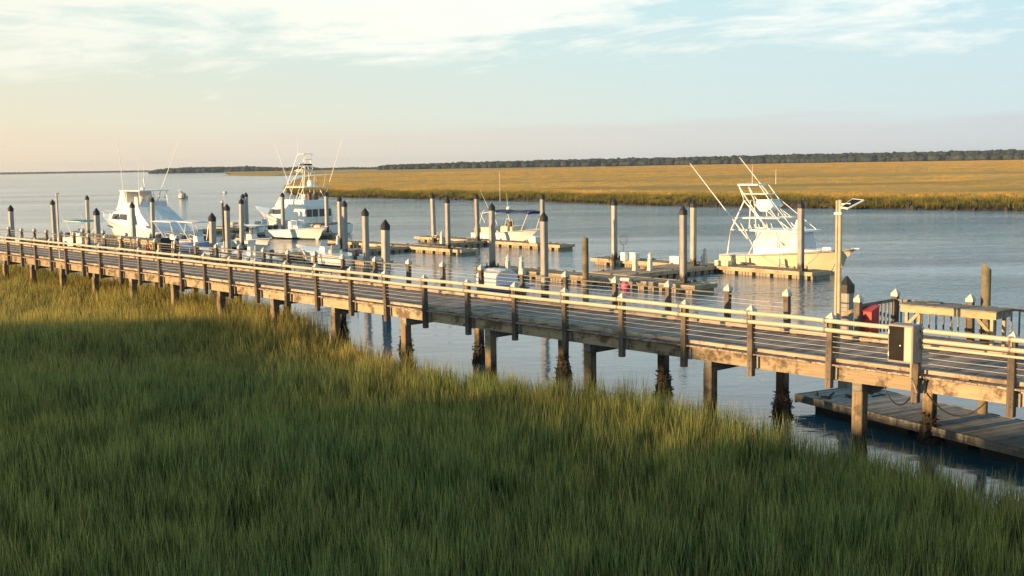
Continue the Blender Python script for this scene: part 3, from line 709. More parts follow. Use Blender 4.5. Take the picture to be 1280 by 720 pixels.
def house():
    o, rz = shade_house()
    secs = [(44, 60, 6, 7.6, 11.25, .02, 8.5), (30.2, 44.0, 7, 8.0, 11.0, .02, .02), (21, 30.2, 7.5, 8.4, 11.6, .02, .02), (-30, 21, 8, 9.0, 12.5, 6, .02)]
    wl = MB()
    for x0, x1, hd, ze, zr, h0, h1 in secs:
        wl.box(x0+.4, x1-.4, -hd+.5, hd-.5, 0, ze-.26)
        r = MB(); gable(r, x0, x1-.01, -hd, hd, ze, zr, h0, h1); r.build('roof', 'roof_shingle', o)
    wl.build('wall', 'siding', o)
    for x0, x1, hd, ze, zr, h0, h1 in secs:
        x = x0+2.5
        while x < x1-2:
            for zb in (1.2, 4.6):
                w_ = MB(); w_.box(x-.55, x+.55, -hd+.38, -hd+.49, zb, zb+1.5); f = w_.build('window', 'white_metal', o)
                MB().box(x-.46, x+.46, -hd+.34, -hd+.375, zb+.09, zb+1.41).build('pane', 'glass_dark', f)
            x += 3.4
    # open belvedere added on the ridge to shade the walkway middle, light passing below
    b = MB()
    for x in (27.6, 31, 34.5, 37.8):
        for y in (-1.6, 1.6): b.box(x-.07, x+.07, y-.07, y+.07, 10.2, 12.4)
    tag(b.build('added_belvedere_posts', 'white_metal', o), kind='stuff')
    r = MB(); gable(r, 26.3, 39.2, -2.4, 2.4, 12.45, 13.75, .9, .5); r.build('added_belvedere_roof', 'roof_shingle', o)
house()
# ------------------------------------------------------------ boardwalk
BANG = ANG+R(1.03); BO = grid(-40, 25.2, 0, 1)
BM = Matrix.Translation(BO) @ Matrix.Rotation(BANG, 4, 'Z')
def bw(x, y, z=0): return BM @ Vector((x, y, z))
def to_bw(p): return BM.inverted() @ Vector(p)
def lx(px, y, z):
    lo, hi = -80.0, 45.0
    for _ in range(40):
        md = (lo+hi)/2
        if px_of(bw(md, y, z)) < px: lo = md
        else: hi = md
    return lo
CZ = 2.8                                   # top of the curb; the deck is a little lower
DZ = 2.66
WD = 4.0
XL, XR = -74.0, 42.0
pst = lambda i: 27.87-2.4027*i
NI = range(-5, 41)
walk = thing('boardwalk', 'long weathered wooden boardwalk on piles with pipe and cable railings crossing the marsh', 'boardwalk', BO, BANG)
m = MB(); x = XL
while x < XR:
    j = rng.uniform(-.006, .006); m.box(x+.004, x+.139, -.02+rng.uniform(-.02, .02), WD+.02, DZ-.04+j, DZ+j); x += .145
m.build('deck', 'deck_wood', walk)
for side, y0, y1 in (('near', .12, .27), ('far', WD-.27, WD-.12)):
    for i in list(NI)[::2]:
        x1 = pst(i)+.02*rng.normal(); x0 = pst(i+2)+.02
        dz = rng.uniform(-.012, .012)
        c = MB(); c.cbox(x0, x1-.012, y0, y1, DZ+.045, CZ+dz, .012); c.build('curb_board', 'curb_wood', walk)
    c = MB(); c.box(-.12, .12, y0+.015, y1-.015, DZ+.008, DZ+.044); cb_me = c.mesh('curb_block', 'post_wood')
    for i in NI:
        q = bpy.data.objects.new('curb_block', cb_me); COL.objects.link(q); q.parent = walk; q.location = (pst(i)-1.2, 0, 0)
for y0, y1, mat in ((.17, .25, 'beam_wood'), (WD-.25, WD-.17, 'beam_wood')):
    for i in list(NI)[::2]:
        dz = rng.uniform(-.01, .01)
        c = MB(); c.cbox(pst(i+2)+.003, pst(i)-.006, y0, y1, DZ-.43+dz, DZ-.085+dz, .008); c.build('rim_beam', mat, walk)
c = MB()
for y in (1.1, 2.0, 2.9): c.box(XL, XR, y-.05, y+.05, DZ-.40, DZ-.055)
c.build('stringer', 'old_wood', walk)
c = MB(); c.box(XL, XR, .10, .17, DZ-.083, DZ-.045); c.build('nailer', 'old_wood', walk)
# railing posts with pyramid caps
pm = MB(); pm.cbox(-.085, .085, -.085, .085, 2.02, 3.78, .012)
for z in (2.25, 2.45): pm.tube([(0, -.085, z), (0, -.11, z)], .022, 6)
for k in range(6): pm.tube([(.085, 0, 2.95+.135*k), (.115, 0, 2.95+.135*k)], .014, 6)
post_me = pm.mesh('post', 'post_wood')
cm = MB(); cm.loft([[(-.105, -.105, 3.76), (.105, -.105, 3.76), (.105, .105, 3.76), (-.105, .105, 3.76)], [(-.105, -.105, 3.86), (.105, -.105, 3.86), (.105, .105, 3.86), (-.105, .105, 3.86)], [(-.09, -.09, 3.88), (.09, -.09, 3.88), (.09, .09, 3.88), (-.09, .09, 3.88)], [(-.008, -.008, 3.99), (.008, -.008, 3.99), (.008, .008, 3.99), (-.008, .008, 3.99)]])
cm.v = [(x*1.0, y*1.0, 3.76+(z-3.76)*.98) for x, y, z in cm.v]; cap_me = cm.mesh('post_cap', 'cap_white')
bm_ = MB(); bm_.box(-.13, .17, .085, .168, DZ-.42, DZ-.10); blk_me = bm_.mesh('post_block', 'old_wood')
def add_post(x, y, flip=False, cap=True, zo=0.0):
    p = bpy.data.objects.new('post', post_me); COL.objects.link(p); p.parent = walk; p.location = (x, y, zo+rng.uniform(-.03, .03)); p.rotation_euler = (rng.normal()*.007, rng.normal()*.014, math.pi if flip else 0)
    if cap: c = bpy.data.objects.new('post_cap', cap_me); COL.objects.link(c); c.parent = p; c.rotation_euler = (0, 0, rng.normal()*.03)
    b = bpy.data.objects.new('post_block', blk_me); COL.objects.link(b); b.parent = p
    return p
fpost = lambda i: 27.87-2.4027*(i+.64)
for i in NI: add_post(pst(i)+rng.normal()*.012, 0)
for i in range(3, 41): add_post(fpost(i)+rng.normal()*.012, WD, True)
# two pale pipes clamped to the outside of the near posts; they stop at the electrical box on post 1
PB = -.085-.062
def pipe(x0, x1, z, r=.058, wob=.0):
    m = MB(); pts = []; x = x0
    while x < x1: pts.append((x, PB, z+.010*math.sin(x*.9)-(.008 if len(pts) % 2 else 0))); x += 2.4
    pts.append((x1, PB, z)); m.tube(pts, r, 12)
    x = x0+3.0
    while x < x1-1: m.tube([(x-.05, PB, z+.006*math.sin(x*.9)), (x+.05, PB, z+.006*math.sin(x*.9))], r+.007, 12); x += 6.1
    m.build('railing_pipe', 'pipe_pvc', walk, smooth=True)
bx0 = pst(1)
pipe(XL, bx0-.42, 3.80); pipe(XL, bx0-.42, 3.565)
pipe(bx0+.26, XR, 3.80); pipe(bx0+.26, XR, 3.565); pipe(bx0+.26, XR, 3.41, .035)
c = MB(); c.tube([(-.03, PB, 3.80), (.03, PB, 3.80)], .066, 12); c.tube([(-.03, PB, 3.565), (.03, PB, 3.565)], .066, 12); c.box(-.02, .02, PB+.05, PB+.062, 3.50, 3.86)
st_me = c.mesh('pipe_strap', 'pipe_joint', True)
for i in NI: q = bpy.data.objects.new('pipe_strap', st_me); COL.objects.link(q); q.parent = walk; q.location = (pst(i), 0, 0)
for y in (0, WD):
    for k in range(5):
        z = 2.98+.135*k+(.04 if y else 0); m = MB()
        ii = list(NI) if y == 0 else list(range(3, 41)); f = pst if y == 0 else fpost
        for a, b in zip(ii, ii[1:]):
            xa, xb = f(a), f(b); m.tube([(xa, y, z), ((xa+xb)/2, y, z-.006-.01*rng.uniform()), (xb, y, z)], .0052, 5)
        m.build('railing_cable', 'cable_wire', walk)
m = MB()
for a in range(3, 40):
    xa, xb = fpost(a), fpost(a+1)
    m.bar((xa-.086, WD, 3.70), (xb+.086, WD, 3.70), .045, .035 if a < 10 else .06)
m.build('railing_top_rail', 'old_wood', walk)
# piles, caps and oyster growth
pm = MB(); pm.cbox(-.15, .15, -.15, .15, -1.0, 2.0, .02); pile_me = pm.mesh('pile', 'pile_wood')
def oyster(seed):
    r = np.random.default_rng(seed); m = MB(); rings = []; n = 22
    for k, z in enumerate(np.linspace(-.3, .98, 16)):
        u = (z+.3)/1.28; base = .15+.20*(1-u)**.8
        rings.append([(base*(1+.0)*math.cos(2*math.pi*i/n)*(1+r.normal()*.13), base*math.sin(2*math.pi*i/n)*(1+r.normal()*.13), z+r.normal()*.025) for i in range(n)])
    m.loft(rings)
    for _ in range(70):
        a = r.uniform(0, 6.28); z = r.uniform(-.1, .9); b = .15+.20*max(0, 1-(z+.3)/1.28)**.8
        c = Vector((b*math.cos(a), b*math.sin(a), z)); d = Vector((math.cos(a), math.sin(a), r.uniform(-.2, .9))).normalized()
        m.bar(c, c+d*r.uniform(.06, .14), .05, .02)
    return m.mesh('oyster_cluster', 'oyster')
oys = [oyster(k) for k in range(5)]
bent0 = 27.87-2.4027*1.71
for k in range(-2, 20):
    x = bent0-4.8054*k
    c = MB(); c.cbox(x-.14, x+.14, .26, WD-.2, 1.92, DZ-.435, .01); c.build('cross_beam', 'old_wood', walk)
    for y in (.38, WD-.05):
        p = bpy.data.objects.new('pile', pile_me); COL.objects.link(p); p.parent = walk; p.location = (x+rng.normal()*.03, y+rng.normal()*.02, 0)
        if y > 1 or k in (3, 4): q = bpy.data.objects.new('oyster_cluster', oys[k % 5]); COL.objects.link(q); q.parent = p; q.scale = (.95, .95, .95 if y > 1 else .7)
# bump-out on the far side at the right, with picket railing
BX0, BX1, BY = fpost(2)-.02, 42.0, WD+2.05
BXP = [fpost(2)+2.45*k for k in range(6)]
m = MB(); x = BX0
while x < BX1: m.box(x+.004, x+.139, WD+.03, BY+.1, DZ-.04, DZ+rng.uniform(-.005, .005)); x += .145
m.build('deck', 'deck_wood', walk)
c = MB(); c.box(BX0, BX1, BY-.02, BY+.08, DZ-.38, DZ-.05); c.box(BX0-.0, BX0+.08, WD+.05, BY-.03, DZ-.38, DZ-.05); c.build('rim_beam', 'beam_wood', walk)
add_post(BX0, WD, True)
for k, x in enumerate(BXP): add_post(x, BY, True)
c = MB(); x = BX0+.2
c.bar((BX0, WD+.1, 3.66), (BX0, BY-.1, 3.66), .04, .09)
for a, b in zip(BXP, BXP[1:]):
    c.box(a+.09, b-.09, BY-.02, BY+.02, 3.62, 3.70); c.box(a+.09, b-.09, BY-.02, BY+.02, 2.78, 2.86)
c.build('railing_top_rail', 'old_wood', walk)
def picket_run(a, b, y):
    x = a+.22
    while x < b-.15: yield x; x += .225
pk = MB(); pk.box(-.02, .02, -.062, -.024, 2.74, 3.70); pk_me = pk.mesh('picket', 'old_wood')
for a, b in zip(BXP[:4], BXP[1:5]):
    for x in picket_run(a, b, BY):
        o = bpy.data.objects.new('picket', pk_me); COL.objects.link(o); o.parent = walk; o.location = (x, BY, 0)
pt = MB()
for k in range(9): yy = WD+.2+k*.21; pt.box(BX0-.02, BX0+.02, yy-.02, yy+.02, 2.74, 3.62)
pt.build('picket', 'old_wood', walk)
c = MB(); c.bar((BX0-1.3, WD+.12, 3.05), (BX0-.1, WD+.12, 3.55), .05, .10); c.build('rail_brace', 'beam_wood', walk)
for x in (bent0+4.8,):
    p = bpy.data.objects.new('pile', pile_me); COL.objects.link(p); p.parent = walk; p.location = (x, BY-.2, .26)
# second bump-out further along, at the left
lx0, lx1 = lx(104, BY, DZ), lx(222, BY, DZ)
m = MB(); x = lx0
while x < lx1: m.box(x+.004, x+.139, WD+.03, BY+.1, DZ-.04, DZ+rng.uniform(-.005, .005)); x += .145
m.build('deck', 'deck_wood', walk)
c = MB(); c.box(lx0, lx1, BY-.02, BY+.08, DZ-.38, DZ-.05); c.build('rim_beam', 'beam_wood', walk)
for k in range(5):
    x = lx0+(lx1-lx0)*k/4; add_post(x, BY, True)
c = MB(); c.box(lx0, lx1, BY-.02, BY+.02, 3.62, 3.70); c.box(lx0, lx1, BY-.02, BY+.02, 2.78, 2.86); c.build('railing_top_rail', 'old_wood', walk)
c = MB(); x = lx0+.2
while x < lx1-.1: c.box(x-.02, x+.02, BY-.062, BY-.024, 2.74, 3.70); x += .225
tag(c.build('pickets', 'old_wood', walk), kind='stuff')
for x in (lx0+1, (lx0+lx1)/2, lx1-1):
    p = bpy.data.objects.new('pile', pile_me); COL.objects.link(p); p.parent = walk; p.location = (x, BY-.2, .26)

# electrical box on the near railing
eb = thing('electrical_box', 'grey electrical box with a dark door mounted on the near railing where the pipes end', 'electrical box', bw(bx0, -.10, 3.02), BANG)
m = MB(); m.cbox(-.42, .24, -.42, -.0, 0, .92, .012); m.build('housing', 'grey_panel', eb)  # housing grey deepened to paint in the shaded right side
m = MB(); m.box(-.385, .0, -.432, -.4225, .05, .87); m.build('door', 'box_dark', eb)
m = MB(); m.box(.03, .20, -.430, -.4225, .05, .87); m.build('sunlit_front', 'tan_plastic', eb)  # tan strip paints the sunlit part of the box front
m = MB(); m.box(-.40, -.375, -.44, -.4225, .14, .24); m.box(-.40, -.375, -.44, -.4225, .68, .78); tag(m.build('hinges', 'steel', eb), kind='stuff')
m = MB(); m.tube([(.14, -.3, 0), (.14, -.3, -.35), (.14, -.12, -.55), (.14, -.0, -.75)], .03, 8); m.build('conduit', 'pole_tan', eb, smooth=True)
m = MB(); m.tube([(-.08, -.435, .42), (-.08, -.45, .42)], .018, 8); m.build('latch', 'steel', eb)
# cables drooping below the box
for k, (dx, d2, sag) in enumerate([(.1, 1.4, .55), (-.05, -1.2, .5)]):
    pts = [];
    for q in range(11): t = q/10; pts.append((dx+d2*t, -.05+.5*t+.3, 2.35-.2*t-4*sag*t*(1-t)))
    pts = [(x_, y_, max(z_, 1.2)) for x_, y_, z_ in pts]
    o = MB().tube(pts, .018, 6).build('power_cable', 'black_rubber'); o.location = bw(bx0, 0, 0); o.rotation_euler = (0, 0, BANG)
    tag(o, ('black cable sagging to the right under the electrical box' if k == 0 else 'black cable sagging to the left under the electrical box'), 'cable')
# solar lamp poles
def lamp_pole(loc, h, label, k_=.85):
    o = thing('solar_light_pole', label, 'lamp pole', loc, BANG, 'solar light poles')
    m = MB(); m.tube([(0, 0, 0), (0, 0, h)], .05, 12); m.tube([(-.105, .02, .2), (-.105, .02, h-.02)], .038, 12); m.build('pole', 'pole_tan', o, smooth=True)
    m = MB()
    for z in (1.2, h-.35): m.box(-.15, .06, -.055, .06, z-.025, z+.025)
    m.build('clamp', 'steel', o)
    m = MB(); m.bar((0, 0, h-.12), (.30, 0, h-.10), .04, .04); m.build('bracket', 'steel', o)
    p = [Vector(v)*k_+Vector((0, 0, h)) for v in ((.10, -.16, -.25), (.36, -.18, -.28), (.66, .24, -.03), (.26, .26, .0))]
    f = MB(); f.slab(p, .035); fr = f.build('solar_panel', 'white_metal', o)
    c = sum(p, Vector())/4; nn = (p[1]-p[0]).cross(p[2]-p[0]).normalized(); q = [c+(v-c)*.84+nn*.036 for v in p]; g = MB(); g.slab(q, .006); g.build('solar_cell', 'solar_cell', fr)
    return o
lamp_pole(bw(lx(1049, .30, DZ+2), .30, DZ), 4.22, 'tall light pole with a small solar panel behind the near railing at the right')
lamp_pole(bw(lx(73, .30, DZ+2), .30, DZ), 4.0, 'tall pale light pole with a thin solar panel near the left end of the boardwalk', .5)
# fish cleaning tables
def cleaning_table(c0, L, D, label):
    o = thing('cleaning_table', label, 'table', c0, BANG, 'fish cleaning tables')
    h = 1.10
    m = MB(); n = 5
    for k in range(n): m.box(0, L, D*k/n+.004, D*(k+1)/n-.004, h-.04, h)
    m.build('table_top', 'old_wood', o)
    m = MB(); m.box(.03, L-.03, .02, .06, h-.23, h-.043); m.box(.03, L-.03, D-.06, D-.02, h-.23, h-.043); m.build('apron', 'table_wood', o)
    m = MB(); m.box(L-.10, L-.06, .063, D-.063, h-.23, h-.043); m.box(.06, .10, .063, D-.063, h-.23, h-.043); m.build('apron_end', 'old_wood', o)
    for x in (.14, L-.22):
        for y in (.07, D-.16): MB().cbox(x, x+.09, y, y+.09, 0, h-.045, .008).build('leg', 'table_wood', o)
        m = MB(); s_ = 1 if x < 1 else -1; m.bar((x+.045+s_*.04, .05, h-.60), (x+.045+s_*.40, .05, h-.22), .035, .09); m.build('knee_brace', 'table_wood', o)
    return o
a_ = to_bw(at(1124, 379.5, DZ+1.10)); b_ = to_bw(at(1243, 390.5, DZ+1.10))

ty = min(a_.y, 4.9)
cleaning_table(bw(a_.x, a_.y, DZ), b_.x-a_.x, .95, 'wooden fish cleaning table on the deck bump-out at the right end')
o = MB(); o.cbox(0, .42, 0, .26, 0, .045, .02); o = o.build('cutting_board', 'dark_steel'); o.location = bw(a_.x+.55, a_.y+.5, DZ+1.102); o.rotation_euler = (0, 0, BANG+.2)
tag(o, 'dark cutting board lying on the right cleaning table', 'cutting board')
m = MB(); pts = [(-.3+.05*q, .06*math.sin(q*1.1)-.02, .02+.0*q) for q in range(12)]+[(.32, .03, -.2), (.33, .01, -.45), (.25, .0, -.6), (.18, .02, -.4)]
m.tube(pts, .012, 6); o = m.build('wash_hose', 'rope'); o.location = bw(a_.x+1.3, a_.y-.03, DZ+.86); o.rotation_euler = (0, 0, BANG); tag(o, 'coiled brown rope hanging on the front of the right cleaning table', 'rope')
c_ = to_bw(at(146, 299, DZ)); d_ = to_bw(at(191, 304, DZ))
cleaning_table(bw(lx(146, WD+.5, DZ+1.1), WD+.5, DZ), lx(190, WD+.5, DZ+1.1)-lx(146, WD+.5, DZ+1.1), .95, 'wooden fish cleaning table on the bump-out far to the left')
# cabinets and bin
def red_cabinet(loc, label):
    o = thing('red_cabinet', label, 'cabinet', loc, BANG, 'red cabinets on the boardwalk')
    m = MB(); m.loft([[(-.2, -.19, 0), (.2, -.19, 0), (.2, .19, 0), (-.2, .19, 0)], [(-.2, -.19, .84), (.2, -.19, .84), (.2, .19, .97), (-.2, .19, .97)]]); m.build('body', 'red_paint', o)
    m = MB(); m.slab([(-.225, -.22, .845), (.225, -.22, .845), (.225, .21, .985), (-.225, .21, .985)], .03); m.build('lid', 'red_paint', o)
    m = MB(); m.box(-.03, .03, -.215, -.192, .62, .70); m.build('latch', 'dark_steel', o)
    return o
red_cabinet(bw(lx(1085.5, WD+.30, DZ+.5), WD+.30, DZ), 'red cabinet with sloping lid beside the right cleaning table').scale = (1.1, 1.1, 1.0)
f_ = to_bw(at(186, 309, DZ)); red_cabinet(bw(lx(187, WD+1.3, DZ+.3), WD+1.3, DZ), 'small red cabinet between the left cleaning table and the black bin').scale = (.85, .85, .72)
g_ = to_bw(at(203, 312, DZ))
o = thing('trash_bin', 'black trash bin with a yellow sign on the left bump-out', 'trash bin', bw(lx(204.5, WD+1.2, DZ+.5), WD+1.2, DZ), BANG)
MB().loft([[(-.30, -.30, 0), (.30, -.30, 0), (.30, .30, 0), (-.30, .30, 0)], [(-.36, -.36, 1.05), (.36, -.36, 1.05), (.36, .36, 1.05), (-.36, .36, 1.05)]]).build('body', 'black_rubber', o)
MB().loft([[(-.38, -.38, 1.05), (.38, -.38, 1.05), (.38, .38, 1.05), (-.38, .38, 1.05)], [(-.25, -.25, 1.22), (.25, -.25, 1.22), (.25, .25, 1.22), (-.25, .25, 1.22)]]).build('lid', 'black_rubber', o)
MB().box(-.2, .12, -.365, -.355, .45, .85).build('sign', 'yellow_sign', o)
# round wooden pile behind the right bump-out
def log_pile(loc, h, label, sl=.12, r=.17):
    m = MB(); n = 14; rb = [(r*1.05*math.cos(2*math.pi*i/n), r*1.05*math.sin(2*math.pi*i/n), -1) for i in range(n)]; rt = [(r*math.cos(2*math.pi*i/n), r*math.sin(2*math.pi*i/n), h+sl*math.cos(2*math.pi*i/n)*-1) for i in range(n)]
    m.loft([rb, rt]); o = m.build('wooden_pile', 'log_wood', smooth=True); o.location = loc; tag(o, label, 'pile'); return o
log_pile(bw(lx(1232, BY+.45, 3.8), BY+.45, 0), 4.78, 'round timber pile with a slanted top behind the right cleaning table', .10, .135)
# ------------------------------------------------------------ floating docks (s along, l across, marina grid)
m = MB(); m.box(-.05, .05, -.04, .04, -.005, .065); m.tube([(-.15, 0, .08), (.15, 0, .08)], .025, 6); cleat_me = m.mesh('cleat', 'dark_steel')
def fdock(label, s0, s1, l0, l1, top=.48, lit_slots=True):
    """floating dock: boards, timber fascia, black floats with ribs between"""
    c = grid((s0+s1)/2, (l0+l1)/2); hx = (s1-s0)*K/2; hy = (l1-l0)*K/2
    o = thing('floating_dock', label, 'floating dock', c, ANG, 'floating docks of the marina')
    along_x = hx > hy
    m = MB()
    if along_x:
        x = -hx+.02
        while x < hx-.15: m.box(x+.003, x+.145, -hy+.05, hy-.05, top-.045, top-.006+rng.uniform(-.004, .004)); x += .15
    else:
        y = -hy+.02
        while y < hy-.15: m.box(-hx+.05, hx-.05, y+.003, y+.145, top-.045, top-.006+rng.uniform(-.004, .004)); y += .15
    m.build('deck_boards', 'dock_wood', o)
    m = MB()
    m.cbox(-hx, hx, -hy, -hy+.05, top-.24, top+.02, .006); m.cbox(-hx, hx, hy-.05, hy, top-.24, top+.02, .006)
    m.cbox(-hx, -hx+.05, -hy+.051, hy-.051, top-.24, top+.02, .006); m.cbox(hx-.05, hx, -hy+.051, hy-.051, top-.24, top+.02, .006)
    m.build('fascia', 'fascia_wood', o)
    m = MB(); r = MB();
    L = hx if along_x else hy; t = -L+.25; k = 0
    while t < L-.5:
        e = min(t+1.5, L-.2)
        if along_x:
            m.box(t+.45, e-.01, -hy+.04, hy-.10, -.25, top-.05); m.box(t, t+.44, -hy+.35, hy-.35, -.25, top-.05); [r.box(t+.45+q, t+.48+q, -hy+.02, -hy+.038, -.02, top-.245) for q in (.2, .45, .7)]
        else:
            m.box(-hx+.10, hx-.10, t+.4, e-.01, -.25, top-.05); m.box(-hx+.4, hx-.4, t, t+.39, -.25, top-.05); r.box(hx-.09, hx-.03, t+.9, t+.95, -.02, top-.245)
        t = e; k += 1
    m.build('float', 'float_concrete', o)
    if lit_slots: tag(r.build('float_ribs', 'float_black', o), kind='stuff')
    t = -L+1.2
    while t < L-.8:
        for s_ in (-1, 1):
            p = (t, s_*(hy-.14)) if along_x else (s_*(hx-.14), t)
            q = bpy.data.objects.new('cleat', cleat_me); COL.objects.link(q); q.parent = o; q.location = (p[0], p[1], top); q.rotation_euler = (0, 0, 0 if along_x else math.pi/2)
        t += 3.6
    return o
fdock('floating dock along the near side of the yellow-hulled tower boat', -48.4, -40.75, 60.05, 62.0)
fdock('floating dock end with two white boxes, left of the yellow-hulled tower boat', -59.5, -51.6, 59.6, 61.6)
fdock('floating walkway leading out to the dock of the yellow-hulled tower boat', -51.6, -48.4, 49.9+1.7, 62.0)
fdock('low floating dock with the pink buoy hanging from it', -60.5, -41.3, 49.5, 51.5)
fdock('floating dock in front of the small blue-topped fishing boat, ending with a flared dock box', -91.5, -70.9, 67.4, 69.2)
fdock('floating dock finger with dark float slots crossing the middle walkway', -94.0, -73.3, 58.7, 60.5)
fdock('floating walkway running away from the shore to the blue-topped fishing boat', -82.6, -80.5, 60.55, 67.3)
fdock('near part of the floating walkway in the middle of the marina', -82.6, -80.5, 36.0, 58.6)
fdock('floating finger dock behind the boardwalk railing next to the white skiffs', -80.4, -69.0, 47.2, 48.9)
fdock('floating dock between the white centre console boat and the tall sportfishing yacht', -128, -101.4, 64.4, 65.9)
fdock('dark floating dock behind the bow of the small T-top boat', -121, -100.5, 55.2, 56.6)
fdock('floating walkway by the three clustered pilings at the left', -123.2, -121.2, 40, 64.3)
fdock('far left floating finger dock beside the bow of the large white yacht', -121, -103.0, 46.2, 47.4)
# the old low dock that passes under the right end of the boardwalk
p0 = at(995, 493, .5); p1 = at(1280, 562, .5); dd = (p1-p0).normalized(); rz = math.atan2(dd.y, dd.x)
o = thing('landing_dock', 'grey weathered landing dock passing low under the right end of the boardwalk', 'floating dock', p0, rz)
LL = 17.0; m = MB(); x = 0.02
while x < LL: m.box(x+.004, x+.19, .05, 2.75, -.05, rng.uniform(-.005, .005)); x += .195
m.build('deck_boards', 'dock_grey', o)
m = MB(); m.cbox(0, LL, -.02, .045, -.22, .015, .008); m.cbox(-.05, 0, -.02, 2.8, -.26, .015, .008); m.cbox(0, LL, 2.755, 2.8, -.26, .015, .008); m.build('fascia', 'old_wood', o)
m = MB(); x = .5
while x < LL-1: m.box(x, x+1.7, .35, 2.4, -.8, -.06); x += 2.1
m.build('float', 'float_black', o)
m = MB(); m.tube([(3.0, 1.9, 0), (3.0, 1.9, .75)], .028, 8); m.tube([(8.5, 2.3, 0), (8.5, 2.3, .5)], .028, 8); m.build('stanchion', 'dark_steel', o)
m = MB(); r_ = np.random.default_rng(5)
for k in range(14): c = Vector((r_.uniform(.1, 1.6), r_.uniform(.3, 2.4), .02)); a = r_.uniform(0, 6.28); m.bar(c, c+Vector((math.cos(a)*.35, math.sin(a)*.35, .03)), .05, .03)
q = m.build('driftwood', 'oyster', None); tag(q, 'small driftwood scraps on the left end of the grey landing dock', 'driftwood', kind='stuff'); q.location = p0; q.rotation_euler = (0, 0, rz)

# gangway from the left bump-out down to the dock
ga = bw(lx(232, WD+.15, DZ), WD+.15, DZ); gb = ga+NX*11.0; gb.z = .55
gw = thing('gangway', 'wooden gangway with low rails sloping from the boardwalk down to the left docks', 'gangway', ga, ANG)
sl_ = (gb-ga).length; rr = lambda x, y, z: (x, y*math.cos(0), z-(ga.z-gb.z)*y/11.0)
m = MB(); m.slab([rr(-.6, 0, 0), rr(.6, 0, 0), rr(.6, 11, 0), rr(-.6, 11, 0)], .05); m.build('ramp', 'dock_wood', gw)
m = MB()
for sx in (-.62, .62):
    for z in (.35, .62, .9): m.bar(rr(sx, 0, z), rr(sx, 11, z), .04, .04)
    for k in range(7): y = k*11/6; m.bar(rr(sx, y, 0), rr(sx, y, .92), .05, .05)
m.build('handrail', 'beam_wood', gw)

# ------------------------------------------------------------ pilings
pm = MB(); pm.cbox(-.185, .185, -.185, .185, -1.5, 4.75, .045); pil_me = pm.mesh('piling_shaft', 'pile_concrete')
cm = MB(); b = .205
def oct_(b, z, c=.06): return [(-b+c, -b, z), (b-c, -b, z), (b, -b+c, z), (b, b-c, z), (b-c, b, z), (-b+c, b, z), (-b, b-c, z), (-b, -b+c, z)]
cm.loft([oct_(b, 4.58), oct_(b, 4.86), oct_(.185, 4.86), oct_(.03, 5.127, .01)]); cap2_me = cm.mesh('piling_cap', 'black_cap')
gm = MB()
for sx, sy in ((1, 0), (-1, 0), (0, 1), (0, -1)):
    gm.box(-.33 if sx <= 0 else .27, .33 if sx >= 0 else -.27, -.33 if sy <= 0 else .27, .33 if sy >= 0 else -.27, .50, .58)
for sx, sy in ((1, 1), (-1, 1), (1, -1), (-1, -1)): gm.tube([(sx*.29, sy*.29, .40), (sx*.29, sy*.29, .78)], .05, 8)
guide_me = gm.mesh('pile_guide', 'dark_steel')
PIL = [(12.9, 256.2, 'leftmost piling, black-capped, standing alone at the left edge of the photo'),
 (65.8, 249.3, 'black-capped piling just left of the thin solar light pole at the left'),
 (107.8, 244.0, 'slim black-capped piling behind the teal-topped boat, left of the large yacht bow'),
 (120.7, 260.0, 'short black-capped piling at the bow of the large white yacht'),
 (165.0, 252.2, 'black-capped piling in front of the side windows of the large white yacht'),
 (189.0, 246.2, 'black-capped piling in front of the canvas cockpit cover of the large white yacht'),
 (263.8, 266.0, 'thick near black-capped piling right of the small boat with the pipe frame T-top'),
 (282.7, 254.7, 'black-capped piling left of the cluster of three, next to the thin dark pole'),
 (300.0, 247.8, 'front piling of the cluster of three, the lowest of them'),
 (303.4, 242.0, 'middle piling of the cluster of three'),
 (307.0, 240.4, 'rear piling of the cluster of three, the farthest of them'),
 (352.4, 240.4, 'black-capped piling in front of the cabin of the tall sportfishing yacht'),
 (407.3, 239.6, 'black-capped piling just right of the stern of the tall sportfishing yacht'),
 (424.0, 244.9, 'left one of the close pair of pilings at the middle docks'),
 (429.5, 250.4, 'right one of the close pair of pilings at the middle docks'),
 (455.8, 260.0, 'black-capped piling standing alone in open water between the pair and the thickest one'),
 (479.8, 274.4, 'thick near piling with a large black cap, left of the middle'),
 (542.7, 241.0, 'tall piling left of the blue-topped fishing boat, at the end of its dock'),
 (560.4, 246.2, 'piling on the right end of the slotted finger dock, left of the blue-topped boat'),
 (597.3, 241.8, 'piling standing against the middle of the blue-topped fishing boat'),
 (615.6, 253.8, 'piling in front of the bow of the blue-topped boat, rising from the low dock'),
 (677.6, 242.0, 'far piling half hidden behind a nearer one, by the flared dock box'),
 (680.0, 265.0, 'thick near piling hiding most of another, right of the blue-topped boat'),
 (768.2, 247.8, 'piling next to the two white boxes on the dock end'),
 (854.4, 257.2, 'front one of two pilings left of the yellow-hulled tower boat'),
 (866.5, 249.6, 'rear one of two pilings left of the yellow-hulled tower boat, dark and wet low down'),
 (1001, 250.0, 'black-capped piling standing in front of the yellow hull of the tower boat')]
BASES = {}
FOOT = {1001: 338.5, 854.4: 353.5, 866.5: 332.0, 768.2: 324.5, 597.3: 300.8, 542.7: 302.0, 560.4: 311.0, 615.6: 334.5}   # dock level at the pile, where the photo shows it
